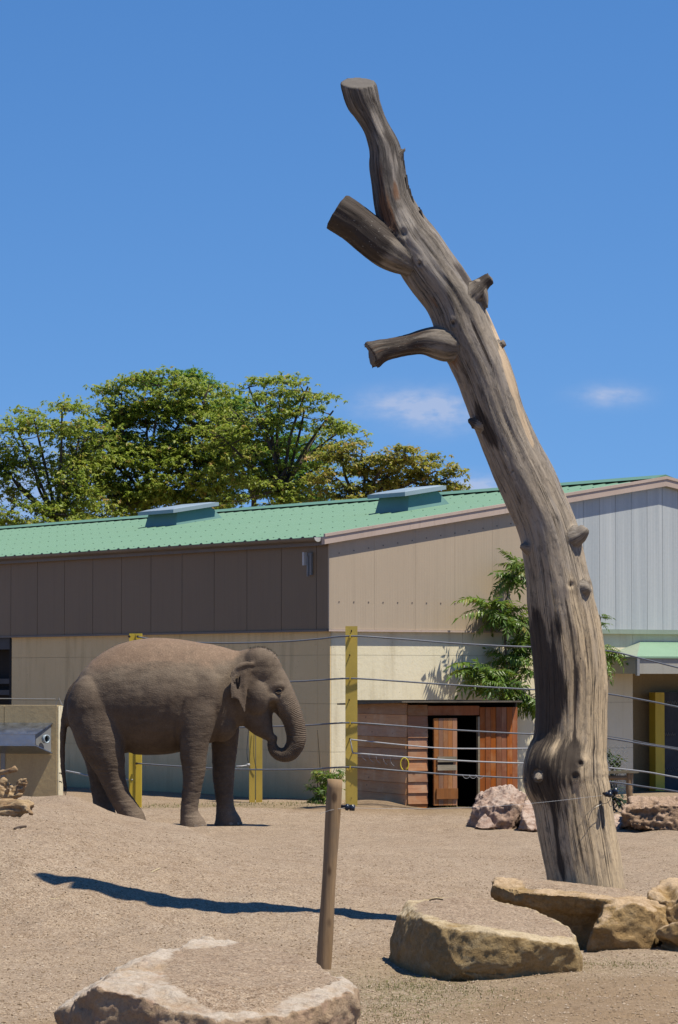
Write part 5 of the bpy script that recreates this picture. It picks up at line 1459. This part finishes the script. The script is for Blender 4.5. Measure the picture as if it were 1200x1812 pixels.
for k in range(-30, 40):
    for s in (1, -1):
        pts = []
        xa_ = x0 + k * st
        for i in range(0, 40):
            z = z0 + i * st * .5; x = xa_ + s * i * st * .5 + (0 if s > 0 else 0)
            if x0 - .01 <= x <= x1 + .01 and z <= z1: pts.append(Vector((x, CY + .05 + (.004 if (i + (s > 0)) % 2 else -.004), z)))
        if len(pts) > 1: b.tube(pts, .0028, 3, False)
tag(b.build('mesh', M_GREY, cf_), kind='stuff')

# ------------------------------------------------------------------ low concrete wall with the hay trough
WY = 46.0
lw_n = Vector((-.17, -1, 0)).normalized(); lw_d = Vector((1, -.17, 0)).normalized()
c0 = P(101, 1300, WY); c0.z = 0
zt = P(60, 1248, WY).z
lowwall = empty('concrete_wall', c0, 'low weathered cream concrete wall with a pale end face', 'wall')
WL = 4.2
cuts = [0, .74, 1.62, 2.6, WL]
for i in range(4):
    a_, b_ = cuts[i], cuts[i + 1]
    b = MB(); b.box(c0 - lw_d * b_ + lw_d * .004 - UP * .1, lw_d * (b_ - a_ - .008), -lw_n * .27, UP * (zt + .1)); b.build('wall_section', M_CONC_D, lowwall)
b = MB(); b.box(c0 + lw_d * .002 - lw_n * .02 - UP * .1, lw_d * .016, -lw_n * .25, UP * (zt + .09)); b.build('end_face', M_CONC_S, lowwall)
b = MB(); b.box(c0 - lw_d * .78 + lw_n * .0 - UP * .1, lw_d * .06, lw_n * .012, UP * (1.2)); b.build('steel_strip', M_GREY, lowwall)
b = MB(); b.tube([c0 - lw_d * WL + UP * (zt + .11) - lw_n * .1, c0 - lw_d * .05 + UP * (zt + .085) - lw_n * .1], .006, 5); b.tube([c0 - lw_d * .05 + UP * (zt - .005) - lw_n * .1, c0 + lw_d * -.0 + UP * (zt + .10) - lw_n * .1, c0 + lw_d * .045 + UP * (zt + .0) - lw_n * .1], .006, 5); b.build('top_wire', M_GREY, lowwall)
for px, py in ((106, 1368), (106, 1383)):
    c = P(px, py, WY + .05); c.x = c0.x + .02
    b = MB(); b.tube([c - lw_d * .0, c + lw_d * .035, c + lw_d * .04 - UP * .02], .008, 6); b.build('hook', M_RUST, lowwall)
zz = lambda y: P(60, y, WY - .3).z
tr = empty('hay_trough', c0 + UP * zz(1333), 'stainless steel feed trough mounted on the low concrete wall', 'trough')
e0 = c0 - lw_d * .06
def tpt(l, out, z): return e0 - lw_d * l + lw_n * out + UP * z
zA, zB, zC, zD = P(60, 1279, WY).z, P(60, 1298, WY - .3).z, P(60, 1318, WY - .3).z, P(60, 1332, WY).z
T0, T1 = .0, 4.0
sec = [(0.0, zA), (.30, zB), (.31, zC), (.02, zD)]
b = MB(); b.prism([tpt(T0, .002, zA - .016), tpt(T0 + .14, .34, zB - .012), tpt(T0 + .14, .34, zB), tpt(T0, .002, zA)], [tpt(T1, .002, zA - .016), tpt(T1, .34, zB - .012), tpt(T1, .34, zB), tpt(T1, .002, zA)]); b.build('lid', M_STEEL, tr)
b = MB(); b.prism([tpt(T0 + .16, .30, zB - .014), tpt(T0 + .16, .315, zB - .014), tpt(T0 + .16, .315, zC), tpt(T0 + .16, .30, zC)], [tpt(T1, .30, zB - .014), tpt(T1, .315, zB - .014), tpt(T1, .315, zC), tpt(T1, .30, zC)]); b.build('front_plate', M_STEEL, tr)
b = MB(); b.prism([tpt(T0 + .16, .298, zC - .002), tpt(T0 + .16, .298, zC - .016), tpt(T0, .004, zD - .014), tpt(T0, .004, zD)], [tpt(T1, .298, zC - .002), tpt(T1, .298, zC - .016), tpt(T1, .004, zD - .014), tpt(T1, .004, zD)]); b.build('base_plate', M_STEEL, tr)
b = MB(); b.prism([tpt(T0 + .155, .29, zB - .02), tpt(T0 + .155, .29, zC), tpt(T0 + .02, .006, zD + .004), tpt(T0 + .02, .006, zA - .03)], [tpt(T0 + .165, .29, zB - .02), tpt(T0 + .165, .29, zC), tpt(T0 + .035, .006, zD + .004), tpt(T0 + .035, .006, zA - .03)]); b.build('end_plate', M_GREY, tr)
pc = tpt(.06, .20, (zB + zC) / 2 + .0)
ringv, ringf = [], []
ax = Vector((.75, -.66, 0)).normalized(); s1 = ax.cross(UP).normalized()
rings = [(0.0, .058), (.05, .058), (.05, .045), (.0, .045)]
for (d_, r_) in rings:
    for k in range(20): ringv.append(pc + ax * d_ + (s1 * math.cos(k * math.pi / 10) + UP * math.sin(k * math.pi / 10)) * r_)
for j in range(4):
    for k in range(20): ringf.append((j * 20 + k, j * 20 + (k + 1) % 20, ((j + 1) % 4) * 20 + (k + 1) % 20, ((j + 1) % 4) * 20 + k))
mk('pipe_ring', ringv, ringf, M_LIDW, tr, True)
b = MB(); b.tube([pc + ax * .004, pc + ax * .01], .045, 16); b.build('pipe_bore', M_DARK, tr)

# ------------------------------------------------------------------ driftwood
def driftmat():
    m = M('bleached_wood', .8, .25); v = m.obj()
    g = m.noise(m.scale(v, (3, 12, 12)), 2.4, 8, .68, .8)
    c = m.mix(m.ramp(g, [(.3, 0.0), (.7, 1.0)]), (.55, .41, .24), (.36, .24, .12))
    k = m.noise(v, 5, 6, .6)
    c = m.mix(m.ramp(k, [(.5, 0.0), (.68, .8)]), c, (.24, .13, .06))
    c = m.mix(m.ramp(m.noise(v, 11, 5, .7), [(.56, 0.0), (.7, .7)]), c, (.60, .52, .40))
    m.col(c); m.bump(g, .8, .02); return m.done()
M_DRIFT = driftmat()
def limb(name, label, chains, vox, amp, seed):
    V0, F0 = [], []
    for ch in chains:
        S = cr([(*P(x, y, Y), r * Y / F) for x, y, Y, r in ch], 26)
        V, Fc = tube_geo([Vector(s[:3]) for s in S], [max(s[3], .004) for s in S], 14); k = len(V0)
        V0 += [tuple(v) for v in V]; F0 += [tuple(i + k for i in f) for f in Fc]
    me = voxel(V0, F0, vox, 1, .35); V, N = get_v(me), get_n(me)
    p = V + seed
    d = amp * (fbm(p * np.array([4, 9, 9]), 3) * .5 - np.abs(pn(p * np.array([3, 22, 22]))) * 1.3 + .25)
    V = V + N * d[:, None]; o_ = V.mean(0); set_v(me, V - o_); me.name = name
    me.polygons.foreach_set('use_smooth', [True] * len(me.polygons)); me.materials.clear(); me.materials.append(M_DRIFT)
    o = bpy.data.objects.new(name, me); COL.objects.link(o); o.location = o_; ORG[o.name] = Vector(o_)
    return tag(o, label, 'driftwood', 'dead wood piled on the gravel mound')
limb('dead_branch', 'thick yellowish dead branch with a short side stub, lowest of the wood pile', [[(-80, 1452, 32.20, 26), (-40, 1450, 32.00, 27), (0, 1440, 31.80, 24), (30, 1430, 31.70, 15), (48, 1427, 31.70, 11), (58, 1430, 31.70, 8)], [(44, 1428, 31.65, 7), (52, 1437, 31.50, 4), (58, 1443, 31.45, 3)], [(-60, 1420, 32.10, 20), (-10, 1430, 31.90, 16), (25, 1426, 31.80, 9)]], .012, .034, 3)
limb('tree_root', 'bleached broken root with an upright splintered end on top of the branch', [[(-60, 1405, 32.10, 18), (-20, 1404, 32.00, 18), (10, 1408, 32.00, 13), (26, 1408, 32.00, 9)], [(20, 1412, 31.95, 8), (30, 1402, 32.00, 10), (38, 1390, 32.00, 9), (43, 1381, 32.00, 7)], [(-5, 1400, 32.00, 9), (5, 1386, 32.00, 7), (9, 1377, 32.00, 4)], [(4, 1400, 32.05, 6), (14, 1391, 32.05, 5), (20, 1393, 32.00, 4)], [(-2, 1398, 31.95, 4.0), (-6, 1386, 31.9, 2.6), (-9, 1374, 31.9, 0.8)], [(12, 1404, 31.95, 4.0), (16, 1392, 31.9, 2.4), (17, 1384, 31.9, 0.8)], [(28, 1404, 31.95, 4.0), (36, 1396, 31.9, 3.0), (47, 1386, 31.9, 0.8)], [(22, 1410, 31.95, 5.0), (34, 1408, 31.9, 3.0), (42, 1402, 31.9, 0.8)], [(34, 1394, 31.95, 5.0), (40, 1384, 31.9, 4.0), (46, 1379, 31.9, 0.8)], [(-12, 1402, 31.95, 5.0), (-22, 1392, 31.9, 3.0), (-30, 1384, 31.9, 0.8)]], .011, .032, 9)
limb('dead_branch', 'slim pale branch tip sticking out above the bleached root', [[(-90, 1372, 32.30, 7), (-30, 1369, 32.20, 6), (0, 1367, 32.10, 5), (18, 1364, 32.00, 5), (28, 1360, 32.00, 6), (30, 1359, 32.00, 4)]], .010, .006, 14)
# a few twigs lying on the gravel
M_TWIG = paint('dark_twig', (.10, .065, .04), .8, .2, None, 20)
def twig(pts, r, label, m):
    q = [gpt(x, y) + UP * r for x, y in pts]
    b = MB(); b.tube(cr([tuple(v) for v in q], 8), r, 5); o = b.build('twig', m, None, True, base=q[0]); tag(o, label, 'twig')
twig([(26, 1469), (36, 1466), (46, 1465)], .012, 'small dark forked twig on the gravel beneath the driftwood pile', M_TWIG)
q0, q1 = P(760, 1593, 22.9), P(784, 1592, 22.85)
b = MB(); b.tube(cr([tuple(q0), tuple(q0.lerp(q1, .5) + UP * .008), tuple(q1)], 8), .005, 5); tag(b.build('twig', M_TWIG, None, True, base=q0), 'short dark twig lying on top of the yellowish boulder', 'twig')
M_STRAW = paint('straw', (.62, .50, .30), .7, .1, None, 20)
twig([(268, 1545), (280, 1539), (284, 1538)], .006, 'pale straw lying across the shadow on the gravel', M_STRAW)
twig([(86, 1592), (106, 1591)], .005, 'pale straw on the open gravel nearest the slab', M_STRAW)

# ------------------------------------------------------------------ trees beyond the roof
M_TRUNK = M('tree_bark', .85, .2); M_TRUNK.col(M_TRUNK.mix(M_TRUNK.noise(M_TRUNK.geo(), 3, 5), (.065, .048, .036), (.12, .095, .075))); M_TRUNK = M_TRUNK.done()
M_LEAF_O = leafmat('olive_leaves', [(0, (.17, .25, .035)), (.35, (.33, .43, .06)), (.7, (.45, .52, .085)), (.94, (.55, .49, .09)), (1, (.48, .29, .09))], .50)
M_LEAF_B = leafmat('rusty_leaves', [(0, (.23, .23, .035)), (.35, (.39, .37, .06)), (.7, (.50, .42, .08)), (1, (.48, .25, .08))], .45)
M_LEAF_G = leafmat('fresh_green_leaves', [(0, (.05, .16, .02)), (.5, (.10, .27, .03)), (1, (.18, .36, .05))], .45)
def leaves_mesh(name, C, S, m, parent, per=6, droop=.35, wide=.55):
    """rosettes of pointed folded leaves centred at C with leaf length S"""
    n = len(C)
    az = rng.uniform(0, 6.283, (n, 1)) + np.arange(per)[None] * (6.283 / per) + rng.normal(0, .35, (n, per))
    pit = -droop + rng.normal(0, .45, (n, per))
    d = np.stack([np.cos(az) * np.cos(pit), np.sin(az) * np.cos(pit), np.sin(pit)], -1)
    s = np.stack([-np.sin(az), np.cos(az), np.zeros_like(az)], -1)
    rol = rng.normal(0, .5, (n, per, 1))
    up = np.cross(d, s); s = s * np.cos(rol) + up * np.sin(rol)
    nn_ = np.cross(d, s); nn_ *= np.sign(nn_[..., 2:3] + 1e-6); nn_ = nn_ + np.array(SUN) * .8          # leaves turn their faces to the light
    s = np.cross(nn_, d); s /= np.linalg.norm(s, axis=-1, keepdims=True) + 1e-9
    ln = (S[:, None] * rng.uniform(.65, 1.2, (n, per)))[..., None]
    c = C[:, None, :] + d * ln * .08
    V = np.stack([c, c + d * ln * .5 + s * ln * wide * .5, c + d * ln - np.array([0, 0, .12]) * ln, c + d * ln * .5 - s * ln * wide * .5], 2).reshape(-1, 3)
    Fq = np.arange(n * per * 4).reshape(-1, 4)
    o = mk(name, V, Fq, m, parent)
    base = np.clip(rng.normal(.5, .22, n), 0, 1)
    attr(o.data, 'tint', np.clip(np.repeat(base, per * 4) + np.repeat(rng.normal(0, .12, n * per), 4), 0, 1))
    return o
def tree(name, label, Z, trunk_px, blobs, m, sprays=34, leaf=.19, ros=11, bare=(), trunk_top=None, spread=.5, shell=.17):
    bx = P(trunk_px[0], 1180, Z); root = Vector((bx.x, Z, 0))
    t = empty(name, root, label, 'tree', 'trees standing behind the animal house')
    B = MB()
    fork_z = P(trunk_px[0], trunk_px[1], Z).z
    fork = Vector((bx.x, Z, fork_z))
    r0 = .10
    tr_ = [root - UP * .1, root.lerp(fork, .35) + Vector((.06, .05, 0)), root.lerp(fork, .7) - Vector((.05, 0, 0)), fork]
    B.tube(cr([tuple(v) for v in tr_], 12), np.linspace(r0, r0 * .7, 12), 8)
    allC = []
    k_ = Z / F
    for (px, py, rx, ry, *w_) in blobs:
        dens = w_[0] if w_ else 1.0
        cz = Z + rng.uniform(-.8, .8)
        c = P(px, py, cz); R3 = np.array([rx * k_, rx * k_ * .6, ry * k_])
        end = c + UP * R3[2] * .35
        mid = fork.lerp(end, .5) + Vector((rng.normal() * .15, rng.normal() * .15, -.1))
        lp = cr([tuple(fork - UP * .3), tuple(mid), tuple(end)], 14)
        B.tube(lp, np.linspace(r0 * .55, .022, 14), 6)
        ns = max(6, int(sprays * dens * (rx * ry) / 4500))
        nodes = [Vector(q) for q in lp[4:]]
        for j in range(ns):
            u = rng.normal(size=3); u /= np.linalg.norm(u)
            rad = rng.uniform(0, 1) ** shell
            s_ = np.array(c) + u * R3 * rad
            sv = Vector(s_)
            near = min(nodes, key=lambda q: (q - sv).length + max(0, q.z - sv.z) * .6)
            md = near.lerp(sv, .55) + Vector((rng.normal() * .07, rng.normal() * .07, -.05 * (sv - near).length))
            B.tube(cr([tuple(near), tuple(md), tuple(sv)], 5), [.022, .017, .013, .009, .005], 3, False)
            if j % 3 == 0: nodes.append(md)
            m_ = int(ros * rng.uniform(.6, 1.3))
            off = rng.normal(0, 1, (m_, 3)) * np.array([spread * .5, spread * .5, spread * .13])
            # spray outward a little
            allC.append(s_ + off + u * .1)
            # short side twigs
            for q in off[:3]:
                B.tube([sv, sv + Vector(q) * .9], [.006, .003], 3, False)
    for pts in bare:
        S = cr([tuple(P(x, y, Z - .5)) for x, y in pts], 8); B.tube(S, np.linspace(.03, .008, 8), 4)
    B.build('trunk', M_TRUNK, t)
    C = np.concatenate(allC)
    leaves_mesh('crown', C, np.full(len(C), leaf), m, t, 7)
    return t
tree('loose_tree', 'loosely leaved olive tree with thin limbs, sky showing through its crown', 89, (100, 900), [(30, 770, 45, 28, .9), (110, 735, 40, 26, .9), (140, 790, 34, 40, .8), (60, 830, 42, 34, .7), (10, 840, 34, 50, .9), (120, 860, 40, 34, .9), (150, 790, 36, 44, .9), (140, 890, 44, 30, 1), (30, 905, 48, 32, .9), (110, 920, 60, 26, .9), (-40, 800, 50, 70, .8), (60, 745, 30, 14, .9)], M_LEAF_O, 46, .108, 24, spread=.6)
tree('dense_tree', 'largest rounded dense olive tree, behind the smaller roof skylight', 92, (255, 860), [(215, 710, 48, 34), (285, 695, 60, 34), (345, 710, 48, 32), (190, 760, 54, 40), (260, 770, 80, 56), (340, 770, 64, 50), (400, 770, 40, 40), (170, 820, 50, 40), (240, 840, 80, 48), (330, 840, 78, 48), (400, 850, 50, 44), (200, 890, 70, 34), (300, 895, 90, 30), (390, 900, 60, 26)], M_LEAF_O, 46, .108, 31, bare=[((360, 715), (368, 690), (371, 672)), ((362, 700), (372, 688), (382, 676))])
tree('bright_tree', 'fresh bright green tree glimpsed between the olive crowns', 97, (450, 860), [(290, 672, 34, 14, 1.2), (330, 672, 20, 12, 1.2), (405, 735, 34, 30), (430, 770, 50, 50), (440, 830, 60, 50), (510, 820, 56, 46), (500, 760, 44, 44), (380, 730, 30, 24), (540, 860, 44, 40), (350, 690, 26, 16), (180, 880, 70, 40, .6)], M_LEAF_G, 44, .108, 31)
tree('tall_tree', 'tall open topped olive tree with dark forked limbs, next to the largest tree', 90, (500, 850), [(440, 690, 36, 16, .9), (500, 684, 34, 16, .9), (545, 690, 30, 18, .9), (470, 720, 44, 24, .6), (540, 730, 46, 26, .7), (590, 735, 36, 24, .8), (612, 765, 26, 26, .8), (560, 780, 44, 28, .6), (470, 780, 46, 30, .6), (430, 830, 46, 36, .9), (420, 745, 40, 34, .9), (395, 790, 40, 40, .9), (450, 745, 36, 24, .8), (510, 840, 54, 36, .8), (580, 830, 44, 34, .7), (460, 885, 66, 26, 1), (540, 885, 66, 26, 1)], M_LEAF_O, 30, .108, 24, spread=.5)
tree('low_tree', 'low spreading rusty olive tree at the end of the row by the larger skylight', 87, (640, 880), [(640, 810, 34, 20, .9), (605, 800, 30, 24, .9), (690, 830, 44, 24), (740, 815, 36, 20, 1), (770, 840, 30, 18, 1), (650, 855, 54, 26), (720, 860, 56, 20), (600, 860, 40, 30), (790, 850, 18, 9, 1.2), (700, 806, 26, 14, .8), (620, 890, 60, 18)], M_LEAF_B, 42, .108, 28, spread=.42)

# ------------------------------------------------------------------ feather-leaved plants by the wall
M_FROND = leafmat('feather_leaf', [(0, (.05, .12, .018)), (.5, (.12, .22, .03)), (.8, (.22, .33, .045)), (1, (.38, .30, .09))], .36, rough=.4)
M_STEM = paint('plant_stem', (.13, .10, .055), .7, .15, None, 12)
def frond_mesh(name, ln, pairs, droop, seed, lw=.33):
    r_ = np.random.default_rng(seed); V, Fc, T = [], [], []
    b = MB(); pts = []
    for i in range(pairs + 2):
        t = i / (pairs + 1); pts.append(Vector((ln * (t - .12 * droop * t * t), 0, -droop * ln * .45 * t * t + .06 * ln * t)))
    tv, tf = tube_geo(pts, np.linspace(.006, .002, len(pts)), 3, False); V += [tuple(v) for v in tv]; Fc += tf
    tint = r_.uniform(.2, .7)
    T += [.5] * len(V)
    def leaflet(o, d, s, l, tn):
        i = len(V); w_ = l * .21; up = d.cross(s); dr = Vector((0, 0, -1))
        V.extend(tuple(v) for v in (o, o + d * l * .38 + s * w_ + up * w_ * .4 + dr * l * .05, o + d * l * .42 + dr * l * .10, o + d * l * .38 - s * w_ + up * w_ * .4 + dr * l * .05, o + d * l + dr * l * .42))
        Fc.extend([(i, i + 1, i + 2), (i, i + 2, i + 3), (i + 1, i + 4, i + 2), (i + 2, i + 4, i + 3)]); T.extend([tn] * 5)
    for i in range(1, pairs + 1):
        t = i / (pairs + 1); p = pts[i]; tg = (pts[i + 1] - pts[i - 1]).normalized(); l = ln * lw * (1.05 - .55 * abs(t - .42) * 1.5) * r_.uniform(.7, 1.15)
        for s_ in (1, -1):
            sd = Vector((0, s_, 0)); d = (sd + tg * .42 + Vector((0, 0, -.12 + r_.normal() * .28))).normalized(); leaflet(p, d, tg, l, float(np.clip(tint + r_.normal() * .14 + t * .2, 0, 1)))
    leaflet(pts[-1], (pts[-1] - pts[-2]).normalized(), Vector((0, 1, 0)), ln * lw * .8, tint)
    me = bpy.data.meshes.new(name); me.from_pydata(V, [], Fc); me.materials.append(M_FROND); attr(me, 'tint', T); return me
FR = [frond_mesh('frond', 1.0, p, d, s) for p, d, s in ((9, .8, 1), (10, .5, 2), (8, 1.1, 3), (9, .65, 4), (7, .9, 5), (8, 1.35, 6))]
def frond(parent, p, az, pitch, ln):
    o = bpy.data.objects.new('frond', FR[rng.integers(len(FR))]); COL.objects.link(o); o.parent = parent
    o.location = Vector(p) - org(parent); o.rotation_euler = (rng.normal() * .55, -pitch + rng.normal() * .2, az); s = ln; o.scale = (s, s, s); ORG[o.name] = Vector(p); return o
def tip(parent, p, n, ln, pl=.5, ph=.1, az0=None, azr=math.pi):
    for k in range(int(n * 1.9)):
        a_ = rng.uniform(0, 6.28) if az0 is None else az0 + rng.uniform(-azr, azr)
        frond(parent, Vector(p) - UP * rng.uniform(0, .2) + R * rng.normal() * .06, a_, rng.uniform(ph, pl), ln * rng.uniform(.6, .95))
def wallp(px, py, off): return on_gable(px, py, off)
pr = wallp(897, 1412, .45); pr.z = 0
ail = empty('tree_of_heaven', pr, 'feathery green sapling growing against the gable wall behind the hut', 'sapling')
stems = MB()
def stem(pts, r0, r1):
    S = cr([tuple(wallp(*p)) for p in pts], 20); stems.tube(S, np.linspace(r0, r1, 20), 7)
stem([(898, 1412, .45), (899, 1300, .45), (900, 1240, .45), (897, 1180, .42), (893, 1120, .40), (895, 1070, .40), (905, 1020, .42), (912, 992, .45)], .030, .008)
stem([(885, 1412, .5), (878, 1300, .5), (884, 1240, .5), (868, 1215, .55), (850, 1185, .6)], .020, .006)
stem([(899, 1225, .45), (912, 1190, .5), (925, 1165, .5), (940, 1140, .5)], .014, .006)
stem([(895, 1090, .4), (880, 1078, .5), (868, 1070, .55)], .012, .005)
stem([(898, 1260, .45), (925, 1235, .5), (960, 1225, .5)], .014, .005)
stem([(950, 1412, .5), (985, 1300, .5), (1020, 1200, .5), (1050, 1150, .5), (1062, 1100, .5), (1060, 1088, .5)], .022, .007)
stem([(1035, 1180, .5), (1065, 1160, .5), (1078, 1140, .5)], .012, .005)
stems.build('stem', M_STEM, ail)
leftw = math.atan2(-R.y, -R.x)
for (px, py, off, n, ln, ph, pl) in ((912, 992, .45, 9, .42, -.1, .7), (905, 1012, .42, 7, .46, -.4, .3), (925, 1005, .5, 6, .45, -.4, .4), (868, 1068, .55, 12, .48, -.2, .6), (890, 1082, .45, 9, .5, -.3, .4), (905, 1075, .5, 8, .5, -.2, .6), (915, 1095, .45, 8, .5, -.4, .3),
                                    (850, 1182, .6, 11, .52, -.3, .4), (872, 1192, .55, 9, .52, -.4, .3), (835, 1172, .55, 4, .5, -.3, .2), (890, 1205, .5, 8, .5, -.4, .3), (940, 1140, .5, 11, .52, -.3, .5), (925, 1165, .5, 10, .5, -.4, .3), (925, 1118, .5, 8, .5, -.2, .5), (915, 1215, .5, 9, .5, -.6, .2),
                                    (940, 1232, .5, 8, .45, -.5, .2), (895, 1150, .42, 6, .5, -.2, .4), (1060, 1090, .5, 4, .3, .1, .6), (1072, 1142, .5, 9, .42, -.4, .4), (1060, 1160, .5, 6, .42, -.5, .1), (980, 1150, .5, 8, .5, -.3, .5)):
    tip(ail, wallp(px, py, off), n, ln, pl, ph)
for (x0, y0, az) in ((842, 1176, leftw), (838, 1188, leftw + .35), (860, 1080, leftw), (862, 1062, leftw - .3)):
    frond(ail, wallp(x0, y0, .6), az, .12, .50)

def small_plant(name, label, base, tips, ln, sticks=()):
    t = empty(name, base, label, 'plant'); b = MB()
    for (p, n) in tips:
        b.tube(cr([tuple(base), tuple(base.lerp(p, .6) + Vector((rng.normal() * .03, 0, .03))), tuple(p)], 8), np.linspace(.010, .004, 8), 5)
    for pts in sticks: b.tube(cr([tuple(v) for v in pts], 8), np.linspace(.010, .005, 8), 5)
    b.build('stem', M_STEM, t)
    for (p, n) in tips: tip(t, p, n, ln, .6, -.3)
    return t
bp = P(573, 1418, 50.6); bp.z = g1(bp.x, 50.6)
small_plant('leafy_sapling', 'small green feathery plant at the wall corner behind the wooden post', bp, [(P(572, 1362, 50.6), 6), (P(583, 1372, 50.5), 6), (P(563, 1382, 50.5), 6), (P(592, 1360, 50.5), 5), (P(575, 1395, 50.4), 7), (P(562, 1400, 50.5), 5)], .27,
            sticks=[[P(569, 1415, 50.7), P(566, 1350, 50.7), P(562, 1292, 50.7)], [P(563, 1415, 50.6), P(562, 1385, 50.6), P(561, 1372, 50.6)]])
bp = P(1082, 1440, 47.4); bp.z = 0
M_DKL = leafmat('dark_broad_leaves', [(0, (.015, .035, .010)), (.6, (.03, .065, .016)), (1, (.06, .10, .02))], .2)
sh = empty('broadleaf_shrub', bp, 'small dark leaved shrub behind the chain-link fence', 'shrub')
b = MB(); C = []
for (px, py) in ((1078, 1335), (1084, 1350), (1090, 1340), (1080, 1395), (1090, 1400), (1095, 1415), (1086, 1420), (1078, 1375), (1094, 1352), (1099, 1412)):
    p = P(px, py, 47.3); b.tube(cr([tuple(bp), tuple(bp.lerp(p, .6) + Vector((.02, 0, 0))), tuple(p)], 7), np.linspace(.010, .004, 7), 5)
    for k in range(3): C.append(np.array(p) + rng.normal(0, .04, 3))
b.build('stem', M_STEM, sh)
leaves_mesh('leaves', np.array(C), np.full(len(C), .11), M_DKL, sh, 5, .3, .6)
